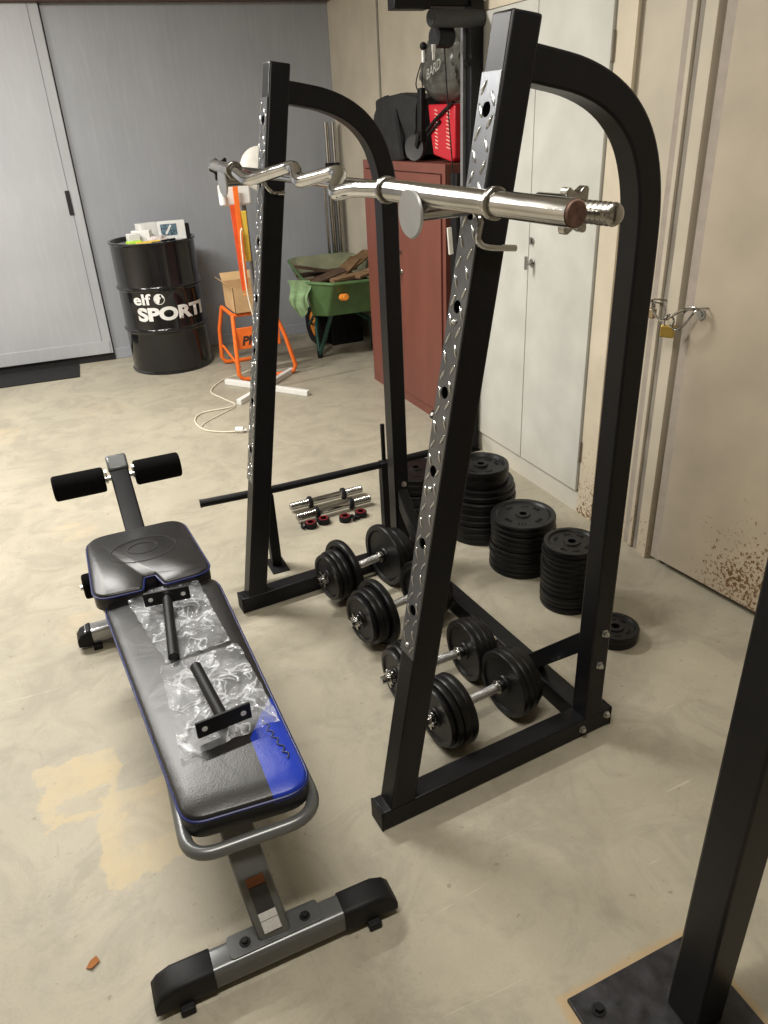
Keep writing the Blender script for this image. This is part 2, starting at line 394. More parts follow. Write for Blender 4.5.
def round_poly(pts, rads, n=7):
    out = []
    m = len(pts)
    for i in range(m):
        p = V(pts[i]); a = V(pts[i - 1]) - p; b_ = V(pts[(i + 1) % m]) - p
        r = rads[i] if isinstance(rads, (list, tuple)) else rads
        if r <= 0: out.append((p.x, p.y)); continue
        an = a.normalized(); bn = b_.normalized(); th = an.angle(bn); t = r / math.tan(th / 2)
        t = min(t, a.length * .49, b_.length * .49)
        p0 = p + an * t; p1 = p + bn * t
        for k in range(n + 1):
            s = k / n; q = p0 * (1 - s) ** 2 + p * 2 * s * (1 - s) + p1 * s ** 2; out.append((q.x, q.y))
    return out
def copy_tree(o, parent=None):
    c = o.copy(); C.objects.link(c); c.parent = parent
    for ch in list(o.children): copy_tree(ch, c)
    return c
def bez(p, n=24):
    """Catmull-Rom through points"""
    p = [V(q) for q in p]; P = [p[0] * 2 - p[1]] + p + [p[-1] * 2 - p[-2]]; out = []
    for i in range(1, len(P) - 2):
        for k in range(n):
            t = k / n; a, b_, c, d = P[i - 1:i + 3]
            out.append(.5 * ((2 * b_) + (c - a) * t + (2 * a - 5 * b_ + 4 * c - d) * t * t + (3 * b_ - 3 * c + d - a) * t ** 3))
    out.append(p[-1]); return out
def text_mesh(s, size, bold=0., shear=0., spacing=1.):
    cu = bpy.data.curves.new('t', 'FONT'); cu.body = s; cu.size = size; cu.offset = bold; cu.shear = shear; cu.space_character = spacing
    cu.resolution_u = 6
    o = bpy.data.objects.new('t', cu); C.objects.link(o)
    bpy.context.view_layer.update()
    dg = bpy.context.evaluated_depsgraph_get(); me = bpy.data.meshes.new_from_object(o.evaluated_get(dg))
    bm = nb(); bm.from_mesh(me); bpy.data.objects.remove(o); bpy.data.curves.remove(cu); bpy.data.meshes.remove(me)
    bmesh.ops.triangulate(bm, faces=bm.faces)
    return bm
def solidify(bm, d):
    """give a flat sheet thickness along its normals"""
    bmesh.ops.recalc_face_normals(bm, faces=bm.faces)
    bmesh.ops.solidify(bm, geom=bm.faces[:], thickness=d)

# ------------------------------------------------------------------ room
bm = nb(); box(bm, -3.2, 3.0, -2.6, 6.9, -.12, 0); struct('floor', bm, M_floor, smooth=0, origin=(0, 0, 0))
bm = nb(); box(bm, -3.2, 3.0, -2.6, 6.9, 2.9, 3.0); struct('ceiling', bm, M_ceil, smooth=0)
WA = -.066; WR = Matrix.Translation((.4, 6.285, 0)) @ Matrix.Rotation(WA, 4, 'Z')   # back wall, slightly off square
bm = nb(); box(bm, -3.7, 2.6, 0, .12, 0, 2.9, M=WR)
struct('wall_back', bm, M_grey, smooth=0, origin=(.4, 6.285, 0))
bm = nb(); box(bm, -3.2, -3.08, -2.6, 6.9, 0, 2.9); struct('wall_left', bm, M_beige, smooth=0)
bm = nb(); box(bm, -3.2, 3, -2.7, -2.6, 0, 2.9); struct('wall_front', bm, M_beige, smooth=0)
bm = nb(); box(bm, 2.345, 2.46, 2.2, 6.6, 0, 2.9)
box(bm, 1.96, 2.46, 1.88, 2.285, 0, 2.9); box(bm, 2.10, 2.46, -2.6, 1.88, 0, 2.9)
struct('wall_right', bm, M_beige, smooth=0)
# panel seams of the wall in the corner
bm = nb(); box(bm, 2.337, 2.345, 5.24, 5.26, 0, 2.9); struct('trim_1', bm, mat('seam_grey', (.22, .2, .17), .8), smooth=0)
# brown beam on top of back wall
bm = nb(); box(bm, -3.7, 2.0, -.09, 0, 2.385, 2.50, M=WR); struct('trim_2', bm, M_browntrim, smooth=0, bevel=.004)
bm = nb(); box(bm, -.02, 1.98, -.012, 0, .0, .085, M=WR); struct('baseboard_back', bm, M_baseboard, smooth=0, bevel=.004)
# sliding grey door in the back wall
door = None
bm = nb(); box(bm, -1.6, -.035, -.035, 0, .058, 2.385, M=WR)
door = struct('door_1', bm, M_greyd, smooth=0, bevel=.003)
bm = nb(); box(bm, -1.6, -.052, -.043, -.035, .062, .16, M=WR); obj('kick_plate', bm, M_greyd, door, world=True, bevel=.002)
bm = nb(); box(bm, -.105, -.1, -.037, -.035, .16, 2.385, M=WR); obj('panel_groove', bm, mat('groove_grey', (.2, .2, .21), .6), door, world=True)
bm = nb(); prism(bm, round_poly([(-.128, 1.09), (-.096, 1.09), (-.096, 1.255), (-.128, 1.255)], .006), -.001, .006, M=WR @ Matrix.Translation((0, -.036, 0)) @ Matrix.Rotation(pi / 2, 4, 'X'))
obj('recessed_handle', bm, M_dkbase, door, world=True)
bm = nb(); box(bm, -1.6, -.028, -.02, -.001, 0, .058, M=WR); struct('trim_3', bm, M_dkbase, smooth=0)
bm = nb(); box(bm, -.033, -.026, -.004, 0, .058, 2.385, M=WR); struct('trim_4', bm, M_dkbase, smooth=0)
# floor mat at the door
bm = nb(); prism(bm, round_poly([(-1.3, -.40), (-.305, -.40), (-.305, -.045), (-1.3, -.045)], .008), 0, .008, M=WR)
tag(obj('door_mat', bm, M_mat, smooth=0), 'black floor mat in front of the grey sliding door', 'mat')

# right side: pier mouldings and second door
def strip(name, y0, y1, xf, xb=2.0, z0=0., m=M_beige, z1=2.9):
    bm = nb(); box(bm, xf, xb, y0, y1, z0, z1); return struct(name, bm, m, smooth=0, bevel=.002)
M_moldg = mat('worn_grey_door_edge', (.23, .205, .17), .6, var=.25, scale=12, stretch=(3, 3, .6))
M_mauve = mat('mauve_grey_door_edge', (.34, .295, .25), .6, var=.08)
strip('trim_5', 2.045, 2.085, 1.952, m=M_mauve)
strip('trim_6', 2.027, 2.045, 1.938)
strip('trim_7', 1.985, 2.027, 1.948, m=M_moldg)
strip('trim_8', 1.932, 1.983, 1.928)
strip('trim_9', 1.918, 1.932, 1.985, m=M_dkbase)
strip('trim_10', 1.872, 1.918, 1.945, z0=.015, m=M_mauve)
DA = radians(6)
DM = Matrix.Translation((1.932, 1.868, 0)) @ Matrix.Rotation(DA, 4, 'Z')
bm = nb(); box(bm, 0, .035, -.95, 0, .03, 2.5, M=DM)
d2 = struct('door_2', bm, M_beiged, smooth=0, bevel=.002)
bm = nb(); cyl(bm, DM @ V((0, -.035, .987)), DM @ V((-.006, -.035, .987)), .017); cyl(bm, DM @ V((-.006, -.035, .987)), DM @ V((-.010, -.035, .987)), .009)
obj('keyhole_escutcheon', bm, M_disc, d2, world=True)

# ------------------------------------------------------------------ lockers
LX = 1.94
wl = thing('metal_locker', 'tall off-white steel two-door locker with cream frame and rusty foot', 'locker', (2.12, 2.83, 0))
bm = nb(); box(bm, LX + .012, 2.30, 2.29, 3.40, .0, 2.02); obj('body', bm, M_lockframe, wl, world=True)
bm = nb()
box(bm, LX, LX + .012, 2.285, 2.385, 0, 2.02); box(bm, LX, LX + .012, 3.30, 3.40, 0, 2.02); box(bm, LX, LX + .012, 2.385, 3.30, 1.985, 2.02)
obj('frame', bm, M_lockframe, wl, world=True)
bm = nb(); box(bm, LX, LX + .012, 2.385, 3.30, 0, .098); obj('plinth', bm, M_locker, wl, world=True)
for y0, y1, nm in ((2.39, 2.825, 'door'), (2.829, 3.295, 'door')):
    bm = nb(); box(bm, LX - .012, LX + .006, y0, y1, .104, 1.98)
    dd = obj(nm, bm, M_locker, wl, world=True, bevel=.002)
    if y0 < 2.5:
        bm = nb(); cyl(bm, (LX - .012, 2.795, 1.025), (LX - .04, 2.795, 1.025), .007); cyl(bm, (LX - .018, 2.795, 1.025), (LX - .012, 2.795, 1.025), .018)
        beam(bm, (LX - .045, 2.795, 1.0), (LX - .045, 2.795, 1.055), .014, .01, up=(1, 0, 0)); obj('handle', bm, M_chromew, dd, world=True, bevel=.002)
        bm = nb(); cyl(bm, (LX - .012, 2.80, 1.115), (LX - .02, 2.80, 1.115), .012); box(bm, LX - .024, LX - .018, 2.796, 2.806, 1.10, 1.13); obj('lock', bm, M_chromew, dd, world=True)
        for z in (.25, 1.74):
            bm = nb(); cyl(bm, (LX - .006, 2.3875, z), (LX - .006, 2.3875, z + .09), .006); obj('hinge', bm, M_moldg, dd, world=True)
bl = thing('metal_locker', 'red-brown steel two-door cabinet with bags piled on its top', 'locker', (2.12, 4.12, 0))
bm = nb(); box(bm, LX + .012, 2.30, 3.60, 4.66, 0, 1.39); obj('body', bm, M_brown, bl, world=True, bevel=.003)
bm = nb(); box(bm, LX, LX + .012, 3.60, 3.635, 0, 1.39); box(bm, LX, LX + .012, 4.625, 4.66, 0, 1.39); box(bm, LX, LX + .012, 3.635, 4.625, 1.345, 1.39); box(bm, LX, LX + .012, 3.635, 4.625, 0, .06)
obj('frame', bm, M_brown, bl, world=True)
for y0, y1 in ((3.638, 4.165), (4.169, 4.622)):
    bm = nb(); box(bm, LX - .010, LX + .006, y0, y1, .065, 1.34); dd = obj('door', bm, M_brown, bl, world=True, bevel=.002)
    if y0 < 4:
        bm = nb(); cyl(bm, (LX - .01, 4.13, .80), (LX - .035, 4.13, .80), .007); cyl(bm, (LX - .016, 4.13, .8), (LX - .01, 4.13, .8), .017)
        beam(bm, (LX - .038, 4.13, .77), (LX - .038, 4.13, .83), .012, .01, up=(1, 0, 0)); obj('handle', bm, M_chromew, dd, world=True, bevel=.002)
        bm = nb(); cyl(bm, (LX - .01, 4.13, .91), (LX - .02, 4.13, .91), .012); box(bm, LX - .024, LX - .02, 4.126, 4.134, .9, .92); obj('lock', bm, M_chromew, dd, world=True)

# ------------------------------------------------------------------ squat rack
RA = .064
rack = thing('squat_rack', 'large black squat rack with tread-plate uprights and arched top tubes', 'squat rack', (.46, 1.214, 0), RA)
W = 1.166   # overall width
TU = .062
SL = .1816  # lean of the front uprights
def U(z): return .016 + SL * z     # front face of the leaning upright
for sgn, v0 in ((0, 0.), (1, W - .06)):
    v1 = v0 + .06; vc = v0 + .03
    AD = lambda bm_: [setattr(q_, 'co', q_.co + V((-.013, 0, .009)) * (q_.co.z / 1.75)) for q_ in bm_.verts] if sgn else None
    bm = nb(); box(bm, .004, .752, v0, v1, 0, .063); fb = obj('foot_beam', bm, M_black, rack, bevel=.004)
    for xa in (-.001, .750):
        bm = nb(); box(bm, xa, xa + .007, v0 - .001, v1 + .001, 0, .0645); obj('end_cap', bm, M_rubber, fb, bevel=.003)
    # leaning upright
    bm = nb()
    lo, hi = .06, 1.752
    pts = [(U(lo), lo), (U(lo) + .0705, lo), (U(hi) + .0625, hi - .008), (U(hi), hi)]
    vs = [[bm.verts.new((u, v, z)) for u, z in pts] for v in (v0, v1)]
    for i in range(4): bm.faces.new((vs[0][i], vs[0][(i + 1) % 4], vs[1][(i + 1) % 4], vs[1][i]))
    bm.faces.new(vs[0]); bm.faces.new(vs[1][::-1]); AD(bm)
    obj('front_upright', bm, M_black, rack, bevel=.005)
    # tread plate with round holes down the leaning face
    bm = nb(); zs = [1.607 - .1645 * k for k in range(7)]
    A = math.atan(SL); cl = cos(A)
    PM = Matrix.Translation((U(0), vc, 0)) @ Matrix(((0, SL * cl, -cl, 0), (1, 0, 0, 0), (0, cl, SL * cl, 0), (0, 0, 0, 1)))
    # local: x across, y up along the face, z out
    w2 = .0285; ztop = 1.664; zbot = .505; cuts = [ztop] + [(zs[i] + zs[i + 1]) / 2 for i in range(len(zs) - 1)] + [zbot]
    for k, zh in enumerate(zs):
        yc = zh / cl; ya = cuts[k + 1] / cl; yb = cuts[k] / cl; hr = .0125; n = 24
        ring = [(hr * cos(2 * pi * i / n), yc + hr * sin(2 * pi * i / n)) for i in range(n)]
        outer = []
        for i in range(n):
            cx, cy = cos(2 * pi * i / n), sin(2 * pi * i / n)
            t = min(w2 / abs(cx) if abs(cx) > 1e-6 else 9, ((yb - yc) if cy > 0 else (yc - ya)) / abs(cy) if abs(cy) > 1e-6 else 9)
            outer.append((cx * t, yc + cy * t))
        # snap the nearest rays onto the corners
        for cx_, cy_ in ((w2, yb), (-w2, yb), (-w2, ya), (w2, ya)):
            j = min(range(n), key=lambda i: (outer[i][0] - cx_) ** 2 + (outer[i][1] - cy_) ** 2); outer[j] = (cx_, cy_)
        lay = []
        for zz in (.0035, 0.0):
            lay.append(([bm.verts.new(PM @ V((x, y, zz))) for x, y in ring], [bm.verts.new(PM @ V((x, y, zz))) for x, y in outer]))
        (r1, o1), (r0, o0) = lay
        for i in range(n):
            j = (i + 1) % n
            bm.faces.new((r1[i], r1[j], o1[j], o1[i])); bm.faces.new((r0[i], o0[i], o0[j], r0[j]))
            bm.faces.new((r1[j], r1[i], r0[i], r0[j])); bm.faces.new((o1[i], o1[j], o0[j], o0[i]))
    bmesh.ops.remove_doubles(bm, verts=bm.verts, dist=.0004)
    AD(bm); tp = obj('tread_plate', bm, M_tread, rack, smooth=0)
    for zh in zs:
        bm = nb(); cyl(bm, PM @ V((0, zh / cl, .0002)), PM @ V((0, zh / cl, .0012)), .0125, 24); AD(bm); obj('hole_shade_disc', bm, M_holeshade, tp)  # flat black disc paints the shade inside each hole
    # raised lozenges
    bm = nb(); y = (zbot + .02) / cl; k = 0
    while y < ztop / cl - .01:
        for sx, an in ((-.016, .5), (.016, -.5)):
            yy = y + (.018 if sx > 0 else 0)
            if any(abs(yy - zh / cl) < .021 for zh in zs) and False: continue
            R = Matrix.Rotation(an * (1 if k % 2 == 0 else -1), 3, 'Z')
            res = bmesh.ops.create_uvsphere(bm, u_segments=10, v_segments=6, radius=1)
            for q in res['verts']:
                p = R @ V((q.co.x * .0030, q.co.y * .0145, 0)); q.co = PM @ V((p.x + sx, p.y + yy, .0035 + q.co.z * .0026))
        y += .036; k += 1
    AD(bm); obj('tread_pattern', bm, M_lozenge, tp)
    for z in (1.25, .53, .91):
        bm = nb(); q = PM @ V((.0, z / cl, .0035)); sphere(bm, q, .006, u=10, v=6); AD(bm); obj('rivet', bm, M_bolt, tp)
    # arched rear frame: from the upright, over the bend and down
    path = [(q.x, q.y) for q in bez([V(p_).to_3d() for p_ in ((.34, 1.681), (.42, 1.667), (.492, 1.652), (.555, 1.628), (.607, 1.594), (.648, 1.548), (.675, 1.49), (.690, 1.42), (.694, 1.33), (.693, 1.2))], 4)] + [(.686, .055)]
    bm = nb(); sweep(bm, [V((u, vc, z)) for u, z in path], [(-.0298, -.029), (.0298, -.029), (.0298, .029), (-.0298, .029)], up=(0, 1, 0)); AD(bm)
    obj('arched_frame', bm, M_black, rack, bevel=.005, smooth=30)
    # near-side and outer bolts
    sv = -1 if sgn == 0 else -1
    for (u, z) in ((.694, .352), (.686, .247), (.735, .046), (.647, .031)):
        if sgn == 1 and z < .3: continue
        bm = nb(); Mx = Matrix.Translation((u, v0, z)) @ Matrix.Rotation(pi / 2, 4, 'X')
        lathe(bm, [(0, -.001), (.011, -.001), (.011, .002), (0, .002)], 16, Mx); prism(bm, [(cos(i * pi / 3) * .0085, sin(i * pi / 3) * .0085) for i in range(6)], .002, .009, M=Mx)
        cyl(bm, Mx @ V((0, 0, .009)), Mx @ V((0, 0, .014 if z > .1 else .012)), .0045)
        obj('bolt', bm, M_bolt, rack, label='silver hex bolt')
    # diagonal brace down to the floor crossbar
    yv = (lambda v: v) if sgn == 0 else (lambda v: W - v)
    bm = nb()
    pts = [(yv(.055), .335), (yv(.055), .262), (yv(.25), .06), (yv(.32), .06)]
    vs = [[bm.verts.new((u, v, z)) for v, z in pts] for u in (.664, .706)]
    for i in range(4): bm.faces.new((vs[0][i], vs[0][(i + 1) % 4], vs[1][(i + 1) % 4], vs[1][i]))
    bm.faces.new(vs[0]); bm.faces.new(vs[1][::-1])
    obj('diagonal_brace', bm, M_black, rack, bevel=.003)
    # bar catch: peg, disc, hook
    za = 1.453 + (.008 if sgn else 0)
    bm = nb(); cyl(bm, (.152, vc, za - .002), (U(za) + .03, vc, za - .002), .0125)
    peg = obj('bar_catch', bm, M_chrome, rack)
    bm = nb(); lathe(bm, [(0, -.003), (.039, -.003), (.042, 0), (.039, .003), (0, .003)], 40, Matrix.Translation((.149, vc, za)) @ Matrix.Rotation(pi / 2, 4, 'Y'))
    obj('end_disc', bm, M_disc, peg, label='flat brushed steel disc')
    bm = nb()
    h0 = v0 - .010
    tube(bm, bez([(U(za) - .012, vc - .02, za - .004), (U(za) - .012, h0 + .004, za - .02), (U(za) + .004, h0, za - .036), (U(za) + .04, h0, za - .04)] if sgn else [(U(za) - .012, vc - .02, za - .004), (U(za) - .012, h0, za - .02), (U(1.40) - .006, h0, 1.402), (U(1.39) + .012, h0, 1.388), (U(1.38) + .08, h0, 1.378)], 8), .0062, 10)
    obj('locking_hook', bm, M_chrome, peg, label='bent chrome safety hook round the upright')
    bm = nb(); cyl(bm, (.205, vc - .028, za + .022), (.205, vc - .05, za + .022), .010, 20); obj('stop_stud', bm, M_rustend, peg)
bm = nb(); box(bm, .660, .721, .06, W - .06, .0, .0625); obj('floor_crossbar', bm, M_black, rack, bevel=.004)

# ------------------------------------------------------------------ barbells on the catches
def rk(u, v, z=0.): return ROOT['squat_rack'] @ V((u, v, z))
def star_collar(bm, c, ax, r=.034, w=.016, n=6, sleeve=.03, sr=.021):
    c = V(c); ax = V(ax).normalized(); s, u = frame(ax)
    prof = []
    for i in range(n * 8):
        a = 2 * pi * i / (n * 8); k = .5 + .5 * cos(n * a); rad = r * (.66 + .34 * k ** 1.5); prof.append((rad * cos(a), rad * sin(a)))
    a_ = [bm.verts.new(c + s * x + u * y - ax * w / 2) for x, y in prof]; b_ = [bm.verts.new(c + s * x + u * y + ax * w / 2) for x, y in prof]
    m = len(prof)
    for i in range(m): bm.faces.new((a_[i], a_[(i + 1) % m], b_[(i + 1) % m], b_[i]))
    bm.faces.new(a_[::-1]); bm.faces.new(b_)
    cyl(bm, c - ax * (w / 2 + sleeve), c - ax * w / 2 * .9, sr, 20)
def thread(bm, p0, p1, r, turns=9):
    p0, p1 = V(p0), V(p1); n = turns * 2; pr = []
    Lg = (p1 - p0).length
    for i in range(n + 1): pr.append((r if i % 2 else r * .86, Lg * i / n))
    pr = [(0, 0)] + pr + [(r * .55, Lg + .003), (0, Lg + .003)]
    s, u = frame(p1 - p0); d = (p1 - p0).normalized()
    M = Matrix((( s.x, u.x, d.x, p0.x), (s.y, u.y, d.y, p0.y), (s.z, u.z, d.z, p0.z), (0, 0, 0, 1)))
    lathe(bm, pr, 20, M)
ez = thing('curl_barbell', 'cambered chrome curl bar with zigzag grips, nearer of the two bars on the rack', 'barbell', rk(.17, .5, 1.475), RA)
zb = 1.478
def fillet3(pts, r, n=5):
    pts = [V(q) for q in pts]; out = [pts[0]]
    for i in range(1, len(pts) - 1):
        a_, c_, b_ = pts[i - 1], pts[i], pts[i + 1]; ra = min(r, (a_ - c_).length * .45); rb = min(r, (b_ - c_).length * .45)
        p0 = c_ + (a_ - c_).normalized() * ra; p1 = c_ + (b_ - c_).normalized() * rb
        for k in range(n + 1): t = k / n; out.append(p0 * (1 - t) ** 2 + c_ * 2 * t * (1 - t) + p1 * t * t)
    out.append(pts[-1]); return out
EZ = [(.168, .14, 1.484), (.157, .28, 1.481), (.144, .35, 1.467), (.205, .425, 1.508), (.163, .588, 1.480), (.203, .69, 1.512), (.147, .905, 1.473), (.152, 1.02, 1.494)]
bm = nb(); tube(bm, [rk(*q) for q in fillet3(EZ, .035)], .0150, 18)
obj('cambered_grip', bm, M_chrome, ez, world=True)
e0, e1 = V((.168, .15, 1.484)), V((.172, -.368, 1.479)); g0, g1 = V((.152, 1.0, 1.494)), V((.165, 1.25, 1.502))
bm = nb(); cyl(bm, rk(*e0), rk(*e1), .0190, 28); obj('sleeve', bm, M_chromew, ez, world=True)
bm = nb(); cyl(bm, rk(*g0), rk(*g1), .0165, 28); obj('sleeve', bm, M_chromew, ez, world=True)
for p_, d_ in ((e0, e1 - e0), (e0 + (e1 - e0) * .655, e1 - e0), (g0 + (g1 - g0) * .1, g1 - g0)):
    d_ = d_.normalized() * .006
    bm = nb(); cyl(bm, rk(*(p_ - d_)), rk(*(p_ + d_)), .0245, 28); obj('stop_ring', bm, M_chromew, ez, world=True, bevel=.003)
bm = nb(); cyl(bm, rk(*e1), rk(.172, -.372, 1.479), .018, 28); obj('end_cap', bm, M_rustend, ez, world=True, bevel=.002, label='brown rusty sleeve end')
sb_ = thing('straight_barbell', 'straight chrome bar with threaded end and star nut, behind the curl bar', 'barbell', rk(.225, .5, 1.475), RA)
zs2 = 1.474
bm = nb(); cyl(bm, rk(.226, -.32, zs2), rk(.226, 1.40, zs2 + .01), .0135, 24); obj('shaft', bm, M_chrome, sb_, world=True)
bm = nb(); thread(bm, rk(.226, -.30, zs2), rk(.226, -.388, zs2), .0158); obj('threaded_end', bm, M_chromew, sb_, world=True)
bm = nb(); thread(bm, rk(.226, 1.38, zs2 + .01), rk(.226, 1.48, zs2 + .01), .0155); obj('threaded_end', bm, M_chromew, sb_, world=True)
bm = nb(); star_collar(bm, rk(.226, -.302, zs2), rk(.226, -1, zs2) - rk(.226, 0, zs2), r=.036, sleeve=.07, sr=.0205); obj('star_collar', bm, M_chromew, sb_, world=True, bevel=.002)
bm = nb(); star_collar(bm, rk(.226, 1.40, zs2 + .01), rk(.226, 1, zs2) - rk(.226, 0, zs2), r=.038, sleeve=.03); obj('star_collar', bm, M_blackm, sb_, world=True, bevel=.002)

# ------------------------------------------------------------------ weight plates
def plate_prof(r, t, hole=.0145):
    h = t / 2
    return [(hole, -h * .9), (hole * 1.9, -h * .9), (hole * 2.1, -h * .45), (r * .78, -h * .45), (r * .84, -h), (r * .975, -h), (r, -h * .55),
            (r, h * .55), (r * .975, h), (r * .84, h), (r * .78, h * .45), (hole * 2.1, h * .45), (hole * 1.9, h * .9), (hole, h * .9)]
PL = {}
def plate_mesh_bm(r, t, n=44, M=None):
    bm = nb(); lathe_closed(bm, plate_prof(r, t), n, M)
    return bm
def stack(cx, cy, specs, what, where):
    z = 0; N_ = len(specs)
    for i, (r, t, dx, dy) in enumerate(specs):
        key = (r, t)
        nm = 'weight_plate'
        if key not in PL:
            bm = plate_mesh_bm(r, t)
            # cast relief on the recess: short raised ribs
            for a in (.4, 1.2, 2.2, 3.6, 4.3, 5.2):
                for k in range(3):
                    b_ = a + k * .16; rr = r * .58
                    beam(bm, (rr * .92 * cos(b_), rr * .92 * sin(b_), t * .22), (rr * 1.1 * cos(b_), rr * 1.1 * sin(b_), t * .22), .004, .006)
            o = obj(nm, bm, M_iron, origin=(0, 0, 0), smooth=30); PL[key] = o; 
        else:
            o = PL[key].copy(); C.objects.link(o)
        o.location = (cx + dx, cy + dy, z + t / 2); o.rotation_euler = (0, 0, random.uniform(0, 6.28))
        z += t
        if i == N_ - 1: pos = 'topmost'
        elif i == 0: pos = 'lowest'
        else:
            k = N_ - 1 - i; words = ['', 'next below the top', 'second below the top', 'third below the top', 'fourth below the top', 'fifth below the top', 'sixth below the top', 'seventh below the top', 'eighth below the top', 'ninth below the top', 'tenth below the top']
            pos = words[k]
        tag(o, 'black weight plate, %s of the %s' % (pos, where), 'weight plate', what)
    return z
r_ = random.Random(3)
j = lambda s=.004: r_.uniform(-s, s)
stack(1.482, 2.135, [(.126, .0225, j(), j()) for _ in range(10)], 'plates in the middle stack', 'middle stack in the row')
stack(1.484, 1.84, [(.100, .0228, j(), j()) for _ in range(11)], 'plates in the narrow stack', 'narrow stack by the rear upright')
stack(1.478, 2.45, [(.145 if i < 8 else .138, .0275, j(.006), j(.006)) for i in range(8)] + [(.138, .0285, 0, 0), (.114, .036, -.008, -.01), (.116, .040, -.008, -.012)], 'plates in the farthest tall stack', 'farthest stack by the white locker')
stack(1.345, 2.80, [(.150, .028, j(), j()) for _ in range(7)], 'plates in the stack behind the rack', 'wide stack behind the left arch')
stack(1.49, 1.585, [(.079, .024, 0, 0), (.080, .024, .002, -.002)], 'pair of small plates', 'low pair right of the rack')

# ------------------------------------------------------------------ dumbbells
def dumbbell(cx, cy, yaw, plates, label):
    rmax = max(p[0] for p in plates)
    t = thing('dumbbell', label, 'dumbbell', (cx, cy, 0), yaw, 'loaded dumbbells inside the rack')
    zc = rmax + .001
    RX = Matrix.Rotation(pi / 2, 4, 'Y')
    bm = nb(); cyl(bm, (-.205, 0, zc), (.205, 0, zc), .0125, 20); 
    obj('handle', bm, M_chrome, t)
    bm = nb(); cyl(bm, (-.055, 0, zc), (.055, 0, zc), .0142, 24); obj('knurled_grip', bm, mat('knurled_chrome', (.6, .6, .6), .3, 1., bump=.8, bscale=900), t)
    for s in (-1, 1):
        bm = nb(); cyl(bm, (s * .062, 0, zc), (s * .071, 0, zc), .021, 24); cyl(bm, (s * .071, 0, zc), (s * .078, 0, zc), .017, 24); obj('inner_collar', bm, M_blackm if s < 0 else M_chromew, t, bevel=.001)
        x = .081
        for (r, th) in plates:
            bm = plate_mesh_bm(r, th, 44, Matrix.Translation((s * (x + th / 2), 0, zc + (rmax - r) * -.0)) @ RX); obj('plate', bm, M_iron, t, smooth=30); x += th
        bm = nb(); star_collar(bm, (s * (x + .012), 0, zc), (s, 0, 0), r=.030, w=.014, sleeve=.004, sr=.02); obj('star_nut', bm, M_chromew, t, bevel=.0015)
    return t
dumbbell(.856, 2.250, .185, [(.122, .024), (.094, .022), (.094, .022), (.088, .020)], 'farthest of the four dumbbells, nearest the left foot beam')
dumbbell(.866, 1.958, .18, [(.118, .024), (.098, .022), (.098, .022), (.086, .020)], 'second farthest dumbbell, its right end hidden behind the leaning upright')
dumbbell(.852, 1.640, .04, [(.100, .022), (.100, .022), (.096, .020), (.086, .018)], 'third dumbbell, lying just behind the nearest one')
dumbbell(.875, 1.437, .12, [(.105, .022), (.105, .022), (.100, .020), (.090, .018)], 'nearest dumbbell, lying beside the right foot beam')

# ------------------------------------------------------------------ low stand with a long bar behind the rack
ls = thing('floor_bar_stand', 'low black stand carrying a long round bar behind the rack', 'bar stand', (.87, 2.59, 0))
bm = nb(); tube(bm, [(.345, 2.625, .335), (.645, 2.60, .338), (1.1, 2.60, .34), (1.375, 2.60, .345)], .0155, 18); obj('long_bar', bm, M_blackm, ls, world=True)
bm = nb(); cyl(bm, (.342, 2.6254, .335), (.349, 2.6248, .335), .0165, 18); obj('end_cap', bm, M_rubber, ls, world=True)
for x in (.600, 1.105):
    bm = nb(); box(bm, x - .020, x + .020, 2.580, 2.620, .006, .325 if x < 1 else .352); pp = obj('post', bm, M_blackm, ls, world=True, bevel=.003)
    bm = nb(); box(bm, x - .035, x + .035, 2.53, 2.65, 0, .006); obj('foot_plate', bm, M_blackm, pp, world=True, bevel=.001)
bm = nb(); cyl(bm, (1.108, 2.61, .35), (1.108, 2.61, .51), .009); obj('upright_pin', bm, M_blackm, ls, world=True)

# ------------------------------------------------------------------ short dumbbell bars and spring collars on the floor
def short_bar(cx, cy, yaw, label):
    t = thing('dumbbell_bar', label, 'dumbbell bar', (cx, cy, 0), yaw, 'empty dumbbell bars on the floor')
    z = .030
    bm = nb(); cyl(bm, (-.17, 0, z), (.17, 0, z), .0165, 20); obj('shaft', bm, M_chrome, t)
    for s in (-1, 1):
        bm = nb(); thread(bm, (s * .09, 0, z), (s * .182, 0, z), .0185, 9); obj('threaded_end', bm, M_chromew, t)
        bm = nb(); cyl(bm, (s * .076, 0, z), (s * .094, 0, z), .0275, 12); obj('collar', bm, M_rubber, t, bevel=.003)
short_bar(.978, 3.02, .04, 'short chrome dumbbell bar with black collars, farther of the two')
short_bar(.972, 2.905, .04, 'short chrome dumbbell bar with black collars, beside the red clips')
def clip(cx, cy, yaw, label, opened):
    t = thing('clamp_collar', label, 'collar', (cx, cy, 0), yaw, 'black and red clamp collars')
    bm = nb(); lathe_closed(bm, [(.016, 0), (.027, 0), (.028, .012), (.027, .024), (.016, .024)], 28); obj('ring', bm, M_rubber, t)
    bm = nb(); lathe_closed(bm, [(.015, .022), (.022, .022), (.022, .027), (.015, .027)], 28); obj('liner', bm, M_redp, t)
    bm = nb(); a0 = -.3 if opened else .6
    pts = [(.030 * cos(a) + (.012 if opened else 0), .030 * sin(a), .011) for a in [a0 + k * .22 for k in range(8)]]
    sweep(bm, pts, [(-.004, -.009), (.004, -.009), (.004, .009), (-.004, .009)]); obj('lever', bm, M_rubber, t, bevel=.002)
clip(.832, 2.835, 2.6, 'leftmost black and red clamp collar, its lever swung open', True)
clip(.897, 2.842, .5, 'closed black and red clamp collar, second from the left', False)
clip(.990, 2.815, -.6, 'black and red clamp collar with open lever, second from the right', True)
